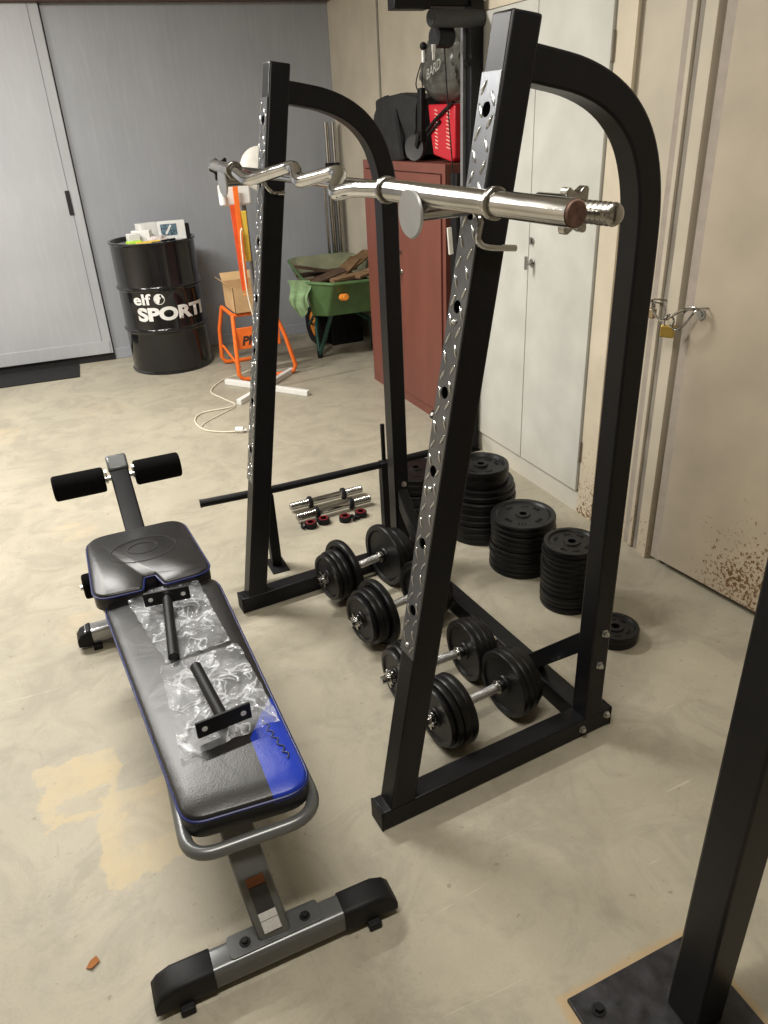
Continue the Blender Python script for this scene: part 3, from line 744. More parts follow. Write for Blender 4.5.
clip(1.070, 2.822, 3.3, 'rightmost black and red clamp collar, nearest the rack foot', True)

# ------------------------------------------------------------------ weight bench
be = thing('weight_bench', 'black vinyl weight bench with a blue corner, grey steel frame and foam leg rollers', 'bench', (.10, 1.05, 0))
def inset(out, d):
    n = len(out); ar = sum(out[i][0] * out[(i + 1) % n][1] - out[(i + 1) % n][0] * out[i][1] for i in range(n)); sg = 1 if ar > 0 else -1; res = []
    for i in range(n):
        a_ = V(out[i]) - V(out[i - 1]); b_ = V(out[(i + 1) % n]) - V(out[i])
        na = V((-a_.y, a_.x)).normalized() if a_.length > 1e-6 else V((0, 0)); nb_ = V((-b_.y, b_.x)).normalized() if b_.length > 1e-6 else na
        m_ = (na + nb_); m_ = m_.normalized() * sg if m_.length > 1e-6 else na * sg
        res.append((out[i][0] + m_.x * d, out[i][1] + m_.y * d))
    return res
def pad(name, poly, rads, z0, z1, m, dome=.010, notch=False, parent=be):
    out = round_poly(poly, rads, 8)
    cx = sum(p[0] for p in out) / len(out); cy = sum(p[1] for p in out) / len(out)
    bm = nb(); rings = []
    for ins, z in ((.0, z0), (.0, z1 - .014), (.0015, z1 - .008), (.004, z1 - .003), (.008, z1)):
        rings.append([bm.verts.new((x, y, z)) for x, y in inset(out, ins)])
    if not notch:
        base = inset(out, .008)
        for ins, z in ((.05, z1 + dome * .5), (.09, z1 + dome * .85)):
            ring = []
            for x, y in base:
                d = V((cx - x, cy - y)); l = d.length; k = min(ins / l, .9)
                ring.append(bm.verts.new((x + d.x * k, y + d.y * k, z)))
            rings.append(ring)
    n = len(out)
    for a, b_ in zip(rings, rings[1:]):
        for i in range(n): bm.faces.new((a[i], a[(i + 1) % n], b_[(i + 1) % n], b_[i]))
    if notch: bm.faces.new(rings[-1])
    else:
        cv = bm.verts.new((cx, cy, z1 + dome))
        for i in range(n): bm.faces.new((rings[-1][i], rings[-1][(i + 1) % n], cv))
    bm.faces.new(rings[0][::-1])
    p = obj(name, bm, m, parent, world=True, smooth=50)
    bm = nb(); tube(bm, [V((x, y, z1 - .010)) for x, y in out], .0034, 8, closed=True); obj('piping', bm, M_bluep, p, world=True)
    return p
back = pad('back_pad', [(.003, 1.085), (.262, 1.062), (.262, 1.97), (-.066, 1.985)], [.055, .06, .085, .085], .365, .418, M_leatherb, .006)
seat = pad('seat_pad', [(-.083, 1.93), (.052, 1.925), (.064, 1.99), (.096, 1.99), (.112, 1.925), (.255, 1.93), (.232, 2.31), (-.076, 2.31)], [.055, .014, .004, .004, .014, .055, .07, .07], .405, .455, M_leather, .004, notch=True)
bm = nb(); prism(bm, round_poly([(-.07, 1.945), (.24, 1.945), (.22, 2.29), (-.065, 2.29)], .05), .375, .404); obj('seat_shell', bm, M_gun, be, world=True, bevel=.004)
# stitched curves on the seat
bm = nb()
for k, (cx_, cy_, ra, rb) in enumerate(((.085, 2.16, .045, .035), (.085, 2.15, .10, .075))):
    tube(bm, [(cx_ + ra * cos(a), cy_ + rb * sin(a), .4552) for a in [i * 2 * pi / 32 for i in range(32)]], .0018, 6, closed=True)
obj('stitching', bm, M_padside, seat, world=True)
# scribbled mark on the blue corner
bm = nb()
pts = [(.222, 1.292), (.215, 1.275), (.226, 1.262), (.218, 1.248), (.229, 1.236), (.221, 1.224), (.232, 1.214), (.226, 1.198), (.238, 1.186), (.230, 1.172), (.240, 1.164), (.234, 1.150)]
tube(bm, [V((x, y, .4238)) for x, y in [(q.x, q.y) for q in bez([V((a, b_, 0)) for a, b_ in pts], 4)]], .0014, 6)
obj('printed_mark', bm, M_labeld, back, world=True)
# handle loop
bm = nb(); hp = round_poly([(.006, 1.40), (-.004, 1.045), (.262, 1.035), (.262, 1.40)], [0, .06, .07, 0], 8)
tube(bm, [V((x, y, .362)) for x, y in hp], .0138, 16); obj('handle_loop', bm, M_gun, be, world=True)
# spine and support tubes
bm = nb(); beam(bm, (.10, 1.15, .335), (.085, 2.30, .345), .05, .05); obj('spine_tube', bm, M_blackm, be, world=True, bevel=.004)
bm = nb(); beam(bm, (.035, 1.22, .352), (.22, 1.22, .352), .04, .02); beam(bm, (.03, 1.7, .355), (.2, 1.7, .355), .04, .016); obj('pad_bracket', bm, M_blackm, be, world=True)
bm = nb(); sp = [V((.128, 1.040, .06)), V((.112, 1.10, .20)), V((.098, 1.20, .34))]
sweep(bm, bez(sp, 6), [(a, b_) for a, b_ in round_poly([(-.036, -.026), (.036, -.026), (.036, .026), (-.036, .026)], .012, 4)], up=(0, 1, 0))
fs = obj('front_support', bm, M_gun, be, world=True)
# printed labels on the support, following its front face
def on_support(w0, w1, s0, s1, name, m):
    a, b_ = V((.128, 1.040, .06)), V((.112, 1.10, .20)); d = (b_ - a); n_ = V((-.02, -.914, .405)).normalized()
    c0 = a + d * s0 + n_ * (.0275 + .016 * s0 * (1 - s0)); c1 = a + d * s1 + n_ * (.0275 + .016 * s1 * (1 - s1)); sd = V((1, 0, .05)).normalized()
    bm = nb(); 
    q = [c0 + sd * w0, c0 + sd * w1, c1 + sd * w1, c1 + sd * w0]; vs = [bm.verts.new(p) for p in q] + [bm.verts.new(p + n_ * .0012) for p in q]
    for f in ((3, 2, 1, 0), (4, 5, 6, 7), (0, 1, 5, 4), (1, 2, 6, 5), (2, 3, 7, 6), (3, 0, 4, 7)): bm.faces.new([vs[i] for i in f])
    return obj(name, bm, m, fs, world=True)
on_support(-.019, .019, .16, .34, 'spec_label', M_label); on_support(-.019, .019, .355, .47, 'spec_label', M_label)
on_support(-.019, .019, .48, .86, 'warning_label', M_labeld); on_support(-.019, .019, .87, 1.0, 'warning_label', M_labelo)
# front foot
def foot(x0, x1, yc, name, m, cap, hh=.060, ww=.060, cl_=.125):
    prof = [(a, b_) for a, b_ in round_poly([(-ww / 2, -hh / 2), (ww / 2, -hh / 2), (ww / 2, hh / 2), (-ww / 2, hh / 2)], .014, 4)]
    zc = .014 + hh / 2
    bm = nb(); sweep(bm, [V((x0 + cl_ - .02, yc, zc)), V((x1 - cl_ + .02, yc, zc))], prof); f = obj(name, bm, m, be, world=True)
    for s, xe in ((1, x0), (-1, x1)):
        bm = nb(); k = 1.1
        secs = [(xe + s * cl_, .94, 0), (xe + s * (cl_ - .003), 1.0, 0), (xe + s * .042, 1.0, 0), (xe + s * .014, .80, -.006), (xe, .42, -.013)]
        rings = []
        for (x, sc, dz) in secs: rings.append([bm.verts.new((x, yc + a * 1.08, zc + dz + b_ * sc * 1.12)) for a, b_ in prof])
        n = len(prof)
        for a, b_ in zip(rings, rings[1:]):
            for i in range(n): bm.faces.new((a[i], a[(i + 1) % n], b_[(i + 1) % n], b_[i]))
        bm.faces.new(rings[0][::-1]); bm.faces.new(rings[-1])
        c_ = obj('rubber_end', bm, M_rubber if cap else M_rubber, be, world=True, smooth=40)
        bm = nb(); box(bm, xe + s * .045, xe + s * .075, yc - .046, yc + .046, 0.0, .02); obj('foot_pad', bm, M_rubber, c_, world=True, bevel=.003)
    return f
ff = foot(-.135, .402, 1.030, 'front_foot', M_gun, True)
bm = nb(); prism(bm, round_poly([(.028, 1.008), (.232, 1.012), (.232, 1.064), (.028, 1.062)], .01), .0735, .078); fp = obj('bolt_plate', bm, M_gun, be, world=True, bevel=.001)
for x in (.064, .197):
    bm = nb(); cyl(bm, (x, 1.034, .0775), (x, 1.034, .080), .012, 16); cyl(bm, (x, 1.034, .080), (x, 1.034, .087), .0075, 6); obj('bolt', bm, M_rubber, be, world=True, bevel=.001)
foot(-.186, .33, 2.395, 'rear_foot', mat('bright_grey_tube', (.35, .35, .36), .25, .6), True, cl_=.05)
bm = nb(); beam(bm, (.085, 2.40, .08), (.088, 2.22, .34), .05, .05); obj('rear_support', bm, M_blackm, be, world=True, bevel=.004)
# leg developer
bm = nb(); sweep(bm, [V((.080, 2.23, .345)), V((.084, 2.37, .395)), V((.082, 2.60, .555))], [(a, b_) for a, b_ in round_poly([(-.032, -.022), (.032, -.022), (.032, .022), (-.032, .022)], .006, 3)]); lp = obj('roller_post', bm, M_black, be, world=True)
bm = nb(); beam(bm, (.082, 2.575, .555), (.082, 2.63, .590), .070, .028); obj('top_cap', bm, M_gun, lp, world=True, bevel=.008)
bm = nb(); cyl(bm, (-.125, 2.565, .538), (.285, 2.565, .538), .010, 16); obj('roller_axle', bm, M_bolt, be, world=True)
for x0, x1 in ((-.140, .030), (.130, .290)):
    bm = nb(); cyl(bm, (x0, 2.565, .538), (x1, 2.565, .538), .044, 32); obj('foam_roller', bm, M_foam, be, world=True, bevel=.009, seg=3)
for x in (.036, .128):
    bm = nb(); cyl(bm, (x - .004, 2.565, .538), (x + .004, 2.565, .538), .017, 12); beam(bm, (x, 2.565, .538), (x, 2.545, .575), .008, .012); obj('clip_washer', bm, M_bolt, be, world=True)
bm = nb(); cyl(bm, (-.112, 2.19, .352), (-.035, 2.19, .352), .040, 28); obj('foam_roller', bm, M_foam, be, world=True, bevel=.008, seg=3)
bm = nb(); cyl(bm, (-.12, 2.19, .352), (.11, 2.19, .352), .009, 12); obj('roller_axle', bm, M_bolt, be, world=True)

# ------------------------------------------------------------------ bagged pegs lying on the bench
def film(name, corners, z, label, seed, nx=46, ny=46):
    """crumpled film bag: two wrinkled sheets closed round the rim"""
    bm = nb(); c = [V(p) for p in corners]; layers = []
    for lay in (0, 1):
        g = []
        for i in range(nx + 1):
            row = []
            for k in range(ny + 1):
                s, t = i / nx, k / ny
                p = (c[0] * (1 - s) + c[1] * s) * (1 - t) + (c[3] * (1 - s) + c[2] * s) * t
                e = min(s, 1 - s, t, 1 - t)
                f = min(1, e * 6)
                rim = noise.noise(V((p.x * 30, p.y * 30, seed + .3))) * .004 * (1 - f)
                w = abs(noise.noise(V((p.x * 18, p.y * 26, seed)))) * .014 + abs(noise.noise(V((p.x * 60 + 5, p.y * 30, seed)))) * .003
                z_ = z + (.0035 + w * f + .001) * (1 if lay else 0) + .0006 * (1 if lay else 0)
                edge = (i in (0, nx)) or (k in (0, ny))
                if edge: z_ = z + .0015 + abs(noise.noise(V((p.x * 40, p.y * 40, seed + 9)))) * .007
                row.append((p.x + rim, p.y + rim, z_))
            g.append(row)
        layers.append(g)
    V0 = [[bm.verts.new(q) for q in row] for row in layers[0]]
    V1 = [[V0[i][k] if (i in (0, nx) or k in (0, ny)) else bm.verts.new(layers[1][i][k]) for k in range(ny + 1)] for i in range(nx + 1)]
    for G in (V0, V1):
        for i in range(nx):
            for k in range(ny): bm.faces.new((G[i][k], G[i + 1][k], G[i + 1][k + 1], G[i][k + 1]))
    return tag(obj(name, bm, M_film, smooth=60), label, 'plastic bag', None)
ZB = .4265
film('plastic_bag', [(.000, 1.925), (.205, 1.975), (.222, 1.600), (.055, 1.585)], .4635 - .038, 'crumpled clear plastic bag under the bracket nearer the seat', 3.1)
film('plastic_bag', [(.040, 1.575), (.238, 1.580), (.252, 1.262), (.028, 1.235)], ZB, 'crumpled clear plastic bag over the blue corner of the bench', 8.4)
def peg_bracket(c, yaw, tilt, L_, label):
    """steel plate with a tube standing out of it; local: plate in XZ, tube along -Y"""
    t = thing('peg_bracket', label, 'peg bracket', c, yaw)
    R = Matrix.Rotation(tilt, 4, 'X')
    bm = nb(); prism(bm, round_poly([(-.062, -.022), (.062, -.022), (.062, .022), (-.062, .022)], .004, 3), -.003, .003, M=R @ Matrix.Rotation(pi / 2, 4, 'X')); pl = obj('plate', bm, M_blackm, t, bevel=.0008)
    for x in (-.044, .044):
        bm = nb(); a = R @ V((x, .004, 0)); b_ = R @ V((x, -.0042, 0)); cyl(bm, a, b_, .0065, 16); obj('bolt_hole', bm, M_label, pl)
    bm = nb(); cyl(bm, R @ V((0, -.003, 0)), R @ V((0, -.008, 0)), .020, 20, r1=.016); cyl(bm, R @ V((0, -.004, 0)), R @ V((0, -L_, 0)), .0135, 22); obj('tube', bm, M_blackm, t)
    bm = nb(); cyl(bm, R @ V((0, -L_ + .0005, 0)), R @ V((0, -L_ - .0015, 0)), .0105, 20); obj('tube_mouth', bm, M_labeld, t)
    return t
peg_bracket((.106, 1.835, .462), -.12, radians(6), .25, 'black steel peg on a two-hole plate, its tube pointing toward the blue corner')
peg_bracket((.135, 1.285, .458), pi + .10, radians(-3), .20, 'black steel peg on a two-hole plate, its tube pointing toward the seat')

# ------------------------------------------------------------------ foreground post on its base plate
po = thing('floor_post', 'thick black square steel post bolted on a rusty-edged base plate, right foreground', 'post', (.84, .55, 0))
bm = nb(); box(bm, .803, .876, .513, .587, .010, 2.55); obj('post', bm, M_black, po, world=True, bevel=.006)
bm = nb(); box(bm, .629, .945, .36, .677, 0, .010); bp_ = obj('base_plate', bm, mat('scuffed_black_plate', (.018, .018, .021), .45, var=.9, scale=28, bump=.2, bscale=80), po, world=True, bevel=.002)
for x, y in ((.672, .632), (.672, .40), (.905, .632), (.905, .40)):
    bm = nb(); cyl(bm, (x, y, .010), (x, y, .013), .014, 20); cyl(bm, (x, y, .012), (x, y, .024), .009, 6); obj('anchor_bolt', bm, M_rubber, bp_, world=True)

# ------------------------------------------------------------------ oil drum
DC = V((.765, 5.878, 0)); DR = .30
drum = thing('oil_drum', 'glossy black steel oil drum with white lettering beside the grey door', 'drum', DC)
bm = nb()
H_ = .925
def rib(z): return [(DR - .004, z - .022), (DR, z - .014), (DR + .009, z - .005), (DR + .009, z + .005), (DR, z + .014), (DR - .004, z + .022)]
prof = [(0, .012), (DR - .02, .012), (DR - .012, 0), (DR + .004, 0), (DR + .006, .012), (DR - .004, .02)] + rib(.315) + rib(.61) + [(DR - .004, H_ - .022), (DR + .006, H_ - .012), (DR + .004, H_), (DR - .012, H_), (DR - .018, H_ - .018), (0, H_ - .02)]
lathe(bm, prof, 72); obj('shell', bm, M_drum, drum, smooth=40)
bm = nb(); cyl(bm, (.0, -.2, H_ - .02), (0, -.2, H_ - .006), .03, 20); obj('bung', bm, M_rubber, drum)
toc = -DC.xy.normalized(); nrm = V((DC.y, -DC.x)).normalized()
def on_drum(s, z, d=.0025):
    ph = s / DR; v = toc * cos(ph) + nrm * sin(ph); return V((v.x * (DR + d), v.y * (DR + d), z))
def drum_text(s, size, s0, s1, zb, hgt, name, bold, slope=0.):
    bm = text_mesh(s, size, bold)
    xs = [v.co.x for v in bm.verts]; ys = [v.co.y for v in bm.verts]; x0, x1, y0, y1 = min(xs), max(xs), min(ys), max(ys)
    if s == 'elf': y0 = 0
    bmesh.ops.subdivide_edges(bm, edges=[e for e in bm.edges if e.calc_length() > size * .25], cuts=3, use_grid_fill=False)
    bmesh.ops.triangulate(bm, faces=bm.faces)
    for v in bm.verts:
        a = s0 + (v.co.x - x0) / (x1 - x0) * (s1 - s0); v.co = on_drum(a, zb + (v.co.y - y0) / (y1 - y0) * hgt)
    return obj(name, bm, M_print, drum, smooth=0)
rd = radians
drum_text('SPORTI', .1, DR * rd(-38), DR * rd(62), .395, .098, 'lettering', .0048)
drum_text('elf', .1, DR * rd(-41), DR * rd(-15), .515, .075, 'lettering', .0028)
# round emblem: ring with a swirl
bm = nb(); cs, cz_ = DR * rd(-4.5), .548
for a0, a1, ra, rb in ((0, 2 * pi, .038, .034),):
    n = 40
    o1 = [bm.verts.new(on_drum(cs + ra * cos(2 * pi * i / n), cz_ + ra * sin(2 * pi * i / n))) for i in range(n)]
    o2 = [bm.verts.new(on_drum(cs + rb * cos(2 * pi * i / n), cz_ + rb * sin(2 * pi * i / n))) for i in range(n)]
    for i in range(n): bm.faces.new((o1[i], o1[(i + 1) % n], o2[(i + 1) % n], o2[i]))
pts = [(-.034, .0), (-.028, .02), (-.012, .033), (.012, .034), (.004, .02), (.014, .008), (.004, -.002), (.0, -.018), (-.006, -.033), (-.022, -.026)]
vs = [bm.verts.new(on_drum(cs + x, cz_ + y, .003)) for x, y in pts]; bm.faces.new(vs)
pts = [(.018, .03), (.03, .02), (.034, .004), (.026, .006), (.02, .016)]
vs = [bm.verts.new(on_drum(cs + x, cz_ + y, .003)) for x, y in pts]; bm.faces.new(vs); bmesh.ops.triangulate(bm, faces=bm.faces)
obj('emblem', bm, M_print, drum, smooth=0)
# clutter on the drum lid
ZL = H_ - .02
def loc_box(name, c, yaw, sx, sy, sz, m, label, cat, bevel=.003, tilt=0., group=None, lift=0.):
    M = Matrix.Translation((c[0], c[1], c[2] + lift)) @ Matrix.Rotation(yaw, 4, 'Z') @ Matrix.Rotation(tilt, 4, 'X')
    bm = nb(); box(bm, -sx / 2, sx / 2, -sy / 2, sy / 2, 0, sz, M=M); return tag(obj(name, bm, m, smooth=0, bevel=bevel, origin=c), label, cat, group)
cb = thing('boxed_clock', 'small white box with a dark picture window, upright on the drum lid', 'box', (.915, 5.86, ZL), -.10)
bm = nb(); box(bm, -.095, .095, -.03, .03, 0, .125); obj('carton', bm, M_white, cb, bevel=.003)
bm = nb(); box(bm, -.078, .035, -.0315, -.0302, .03, .108); obj('picture_window', bm, M_screen, cb)
bm = nb(); beam(bm, (-.045, -.0325, .04), (-.005, -.0325, .10), .002, .014, up=(1, 0, 0)); obj('printed_stripe', bm, M_print, cb)
bm = nb(); box(bm, .095, .125, -.02, .035, 0, .10); obj('side_hook', bm, M_blackm, cb, bevel=.004)
def crumple(name, c, r, sc, m, label, cat, seed, sub=3, amp=.35, flat=True):
    bm = nb(); bmesh.ops.create_icosphere(bm, subdivisions=sub, radius=1)
    for v in bm.verts:
        n_ = noise.noise(v.co * 1.7 + V((seed, 0, 0))) + .5 * noise.noise(v.co * 4 + V((seed, 3, 0)))
        v.co = v.co * (1 + amp * n_)
        v.co = V((v.co.x * r * sc[0], v.co.y * r * sc[1], v.co.z * r * sc[2]))
        if flat: v.co.z = max(v.co.z, -r * sc[2] * .6)
    mz = min(v.co.z for v in bm.verts)
    for v in bm.verts: v.co = V((v.co.x + c[0], v.co.y + c[1], v.co.z - mz + c[2]))
    return tag(obj(name, bm, m, smooth=25, origin=c), label, cat)
loc_box('small_carton', (.76, 5.95, ZL), .3, .15, .09, .115, M_white, 'white carton standing behind the clutter on the drum lid', 'box', tilt=0)
loc_box('small_carton', (.70, 5.86, ZL), -.4, .13, .07, .08, M_white, 'low white carton in the middle of the drum lid', 'box')
crumple('crumpled_wrapper', (.80, 5.80, ZL), .055, (1.2, .7, .5), mat('pale_wrapper', (.6, .52, .5), .4), 'pale crumpled wrapper beside the picture box on the drum', 'wrapper', 2.2)
lm = thing('small_packet', 'lime green and white packet at the left of the drum lid', 'packet', (.63, 5.79, ZL), .2)
bm = nb(); box(bm, -.05, .05, -.03, .03, 0, .022); obj('packet_body', bm, M_lime, lm, bevel=.004)
bm = nb(); box(bm, -.04, .045, -.02, .035, .022, .07); obj('packet_top', bm, M_white, lm, bevel=.004)
loc_box('marker_pen', (.715, 5.70, ZL), .18, .17, .022, .022, M_yellow, 'yellow stick lying at the front of the drum lid', 'pen', .006)
loc_box('black_pliers', (.86, 5.74, ZL), .5, .12, .02, .018, M_rubber, 'small black tool lying right of the yellow stick', 'tool', .005)

# ------------------------------------------------------------------ orange stand with carton
st = thing('tube_stand', 'orange tubular stand with a lettered panel under a cardboard box', 'stand', (1.30, 5.35, 0))
for y in (5.10, 5.62):
    yt = 5.18 if y < 5.3 else 5.50
    pts = [(1.12, yt, .455), (1.10, y * .8 + yt * .2, .28), (1.09, y, .06), (1.115, y, .022), (1.17, y, .0145), (1.45, y, .0145), (1.49, y, .022), (1.51, y, .06), (1.46, y * .8 + yt * .2, .28), (1.41, yt, .455)]
    bm = nb(); tube(bm, pts, .0145, 12); obj('leg_loop', bm, M_orange, st, world=True)
bm = nb(); tube(bm, [(1.12, 5.18, .455), (1.12, 5.50, .455)], .013, 10); tube(bm, [(1.41, 5.18, .455), (1.41, 5.50, .455)], .013, 10); tube(bm, [(1.12, 5.18, .452), (1.41, 5.18, .452)], .013, 10)
obj('top_rail', bm, M_orange, st, world=True)
bm = nb(); tube(bm, [(1.10, 5.56, .16), (1.112, 5.14, .10)], .009, 8); obj('cross_brace', bm, M_orange, st, world=True)
bm = nb(); box(bm, 1.105, 1.43, 5.14, 5.15, .22, .37); pn = obj('front_panel', bm, M_orange, st, world=True, bevel=.003)
bm = text_mesh('PR', .085, .003, shear=.25); 
for v in bm.verts: v.co = V((1.150 + v.co.x, 5.1385, .25 + v.co.y))
obj('lettering', bm, M_labeld, pn, world=True, smooth=0)
cbx = thing('cardboard_box', 'open brown cardboard box with raised flaps on the orange stand', 'box', (1.22, 5.30, .468))
bm = nb(); x0, x1, y0, y1, z0, z1 = 1.135, 1.37, 5.14, 5.44, .468, .64; t_ = .004
box(bm, x0, x1, y0, y1, z0, z0 + t_); box(bm, x0, x0 + t_, y0, y1, z0, z1); box(bm, x1 - t_, x1, y0, y1, z0, z1); box(bm, x0, x1, y1 - t_, y1, z0, z1)
box(bm, x0, x0 + .07, y0, y0 + t_, z0, z1); box(bm, x0 + .07, x1, y0, y0 + t_, z0, z0 + .11)
obj('carton_body', bm, M_card, cbx, world=True)
for (a, b_, c_, d_) in (((x0, y0, z1), (x0, y1, z1), (x0 - .045, y1, z1 + .04), (x0 - .045, y0, z1 + .04)), ((x0, y1, z1), (x1, y1, z1), (x1, y1 + .05, z1 + .05), (x0, y1 + .05, z1 + .05))):
    bm = nb(); vs = [bm.verts.new(p) for p in (a, b_, c_, d_)]; bm.faces.new(vs); solidify(bm, .003); obj('flap', bm, M_card, cbx, world=True, smooth=0)
loc_box('orange_carton', (1.20, 5.22, .473), .1, .12, .1, .10, mat('orange_print_carton', (.75, .33, .10), .5, var=.2, scale=20), 'small orange packet inside the cardboard box', 'packet')

# ------------------------------------------------------------------ white pedestal fan on a cross base
fan = thing('pedestal_fan', 'white pedestal appliance with a crossed tube base and round guard, behind the left upright', 'fan', (1.215, 4.86, 0))
Fc = V((1.215, 4.86, 0))
for a, b_ in (((1.0, 5.13, .018), (1.42, 4.565, .018)), ((.965, 4.635, .0185), (1.49, 5.13, .0185))):
    z_ = .0185 if a[0] == 1.0 else .0185
    bm = nb(); beam(bm, V(a), V(b_), .036, .036); obj('base_tube', bm, M_white, fan, world=True, bevel=.003)
bm = nb(); cyl(bm, Fc + V((0, 0, .036)), Fc + V((0, 0, .10)), .03); cyl(bm, Fc + V((0, 0, .09)), Fc + V((0, 0, 1.2)), .014); obj('pole', bm, M_steelgrey, fan, world=True)
bm = nb(); box(bm, 1.080, 1.255, 4.80, 4.93, 1.180, 1.300); obj('motor_housing', bm, M_white, fan, world=True, bevel=.015, seg=3)
bm = nb(); cyl(bm, (1.075, 4.79, 1.19), (1.075, 4.79, 1.255), .022, 14); obj('control_knob', bm, M_white, fan, world=True, bevel=.006)
bm = nb(); Mf = Matrix.Translation((1.362, 4.92, 1.365)) @ Matrix.Rotation(radians(80), 4, 'X')
lathe(bm, [(0, -.04), (.09, -.035), (.125, 0), (.13, .02), (.12, .03), (.085, .045), (0, .05)], 36, Mf); obj('guard', bm, M_offwhite, fan, world=True)
bm = nb(); prism(bm, [(1.110, 1.19), (1.145, 1.19), (1.145, .70), (1.118, .68)], 4.775, 4.785, M=Matrix(((1, 0, 0, 0), (0, 0, 1, 0), (0, 1, 0, 0), (0, 0, 0, 1)))); obj('orange_band', bm, M_dkorange, fan, world=True)
bm = nb(); prism(bm, [(1.138, 1.29), (1.168, 1.29), (1.155, .70), (1.132, .68)], 4.76, 4.77, M=Matrix(((1, 0, 0, 0), (0, 0, 1, 0), (0, 1, 0, 0), (0, 0, 0, 1)))); obj('orange_band', bm, M_orange, fan, world=True)
bm = nb(); beam(bm, (1.183, 4.77, 1.152), (1.186, 4.80, .857), .036, .018, up=(0, 1, 0)); tag(obj('spirit_level', bm, M_yellow, smooth=0, bevel=.003), 'yellow strip-shaped level hooked against the grey pole', 'spirit level')
pc = thing('power_cord', 'cream power cord trailing from the white appliance to a plug on the floor', 'cord', (1.17, 4.75, 0))
bm = nb(); tube(bm, bez([(1.158, 4.745, 1.06), (1.143, 4.74, 1.0), (1.140, 4.745, .68), (1.165, 4.75, .45), (1.205, 5.0, .15), (1.19, 5.30, .012), (.99, 5.21, .006), (.86, 5.0, .006), (.90, 4.80, .006), (.93, 4.62, .006), (.72, 4.60, .006), (.645, 4.48, .006), (.66, 4.30, .006), (.75, 4.20, .006), (.835, 4.155, .008)], 10), .0048, 8); obj('cable', bm, M_cord, pc, world=True)
bm = nb(); cyl(bm, (.825, 4.16, .018), (.865, 4.135, .018), .018, 16); cyl(bm, (.865, 4.143, .018), (.885, 4.13, .018), .004, 8); cyl(bm, (.858, 4.128, .018), (.878, 4.116, .018), .004, 8); obj('plug', bm, M_white, pc, world=True, bevel=.002)
co2 = thing('power_cord', 'second loop of cream cord lying on the floor beside the plug cord', 'cord', (.78, 4.5, 0))
bm = nb(); tube(bm, bez([(.93, 4.60, .005), (.80, 4.50, .005), (.70, 4.42, .005), (.66, 4.36, .005)], 8), .0035, 8); obj('cable', bm, M_cord, co2, world=True)

# ------------------------------------------------------------------ wheelbarrow
wb = thing('wheelbarrow', 'green wheelbarrow with orange grip, loaded with scrap wood', 'wheelbarrow', (2.0, 5.5, 0))
top = [(1.650, 5.12), (1.79, 4.97), (2.20, 4.93), (2.29, 5.02), (2.315, 5.88), (2.25, 5.97), (1.86, 5.98), (1.775, 5.90)]
bot = [(1.705, 5.20), (1.79, 5.11), (2.17, 5.08), (2.22, 5.14), (2.17, 5.62), (2.14, 5.66), (1.87, 5.67), (1.835, 5.64)]
def zt(y): return .625 + (y - 5.0) * .035
to = round_poly(top, .05, 4); bo = round_poly(bot, .04, 4)
bm = nb(); n = len(to)
lay = []
for (f, z, off) in ((0, None, .018), (0, None, .0), (1, .355, 0)):
    pass
cx_, cy_ = 1.98, 5.45
def ringz(poly, zf, grow=0.): return [bm.verts.new((x + (x - cx_) * grow, y + (y - cy_) * grow, zf(y))) for x, y in poly]
r_lip0 = ringz(to, lambda y: zt(y) - .012, .035); r_lip = ringz(to, lambda y: zt(y), .03); r_in = ringz(to, lambda y: zt(y) + .001, -.005)
r_bi = ringz(bo, lambda y: .388, -.03); r_bo = ringz(bo, lambda y: .37, 0); r_out = ringz(to, lambda y: zt(y) - .014, .01)
for a, b_, mi in ((r_lip0, r_lip, 0), (r_lip, r_in, 0), (r_in, r_bi, 1), (r_bo, r_out, 0), (r_out, r_lip0, 0)):
    for i in range(n): bm.faces.new((a[i], a[(i + 1) % n], b_[(i + 1) % n], b_[i])).material_index = mi
bm.faces.new(r_bi).material_index = 1; bm.faces.new(r_bo[::-1])
obj('tray', bm, [M_green, M_greenin], wb, world=True, smooth=50)
for (hx, fx) in ((1.865, 1.795), (2.19, 2.25)):
    bm = nb(); tube(bm, [(hx, 4.98, .515), (hx, 5.04, .50), (hx + (fx - hx) * .15, 5.22, .345), (fx, 5.38, .02), (fx + .01, 5.42, .018), (fx + .03, 5.50, .20), (hx * .7 + 2.03 * .3, 5.70, .30)], .0155, 12)
    obj('frame_leg', bm, M_greenst, wb, world=True)
    bm = nb(); cyl(bm, (hx, 4.91, .53), (hx, 5.0, .513), .024, 18); obj('grip', bm, M_grip, wb, world=True, bevel=.008, seg=3)
    bm = nb(); cyl(bm, (fx, 5.375, 0), (fx, 5.38, .05), .02, 14); obj('foot_cap', bm, M_rubber, wb, world=True)
bm = nb(); lathe_closed(bm, [(.10, -.03), (.145, -.042), (.165, -.02), (.168, 0), (.165, .02), (.145, .042), (.10, .03)], 36, Matrix.Translation((1.92, 5.78, .168)) @ Matrix.Rotation(pi / 2, 4, 'Y')); wh = obj('wheel', bm, M_rubber, wb, world=True)
bm = nb(); lathe(bm, [(0, -.03), (.03, -.03), (.1, -.02), (.102, .02), (.03, .03), (0, .03)], 28, Matrix.Translation((1.92, 5.78, .168)) @ Matrix.Rotation(pi / 2, 4, 'Y')); obj('rim', bm, M_grip, wh, world=True)
bm = nb(); tube(bm, [(1.84, 5.55, .30), (1.865, 5.78, .168)], .012, 8); tube(bm, [(2.0, 5.55, .30), (1.975, 5.78, .168)], .012, 8); cyl(bm, (1.86, 5.78, .168), (1.98, 5.78, .168), .009); obj('fork', bm, M_greenst, wb, world=True)
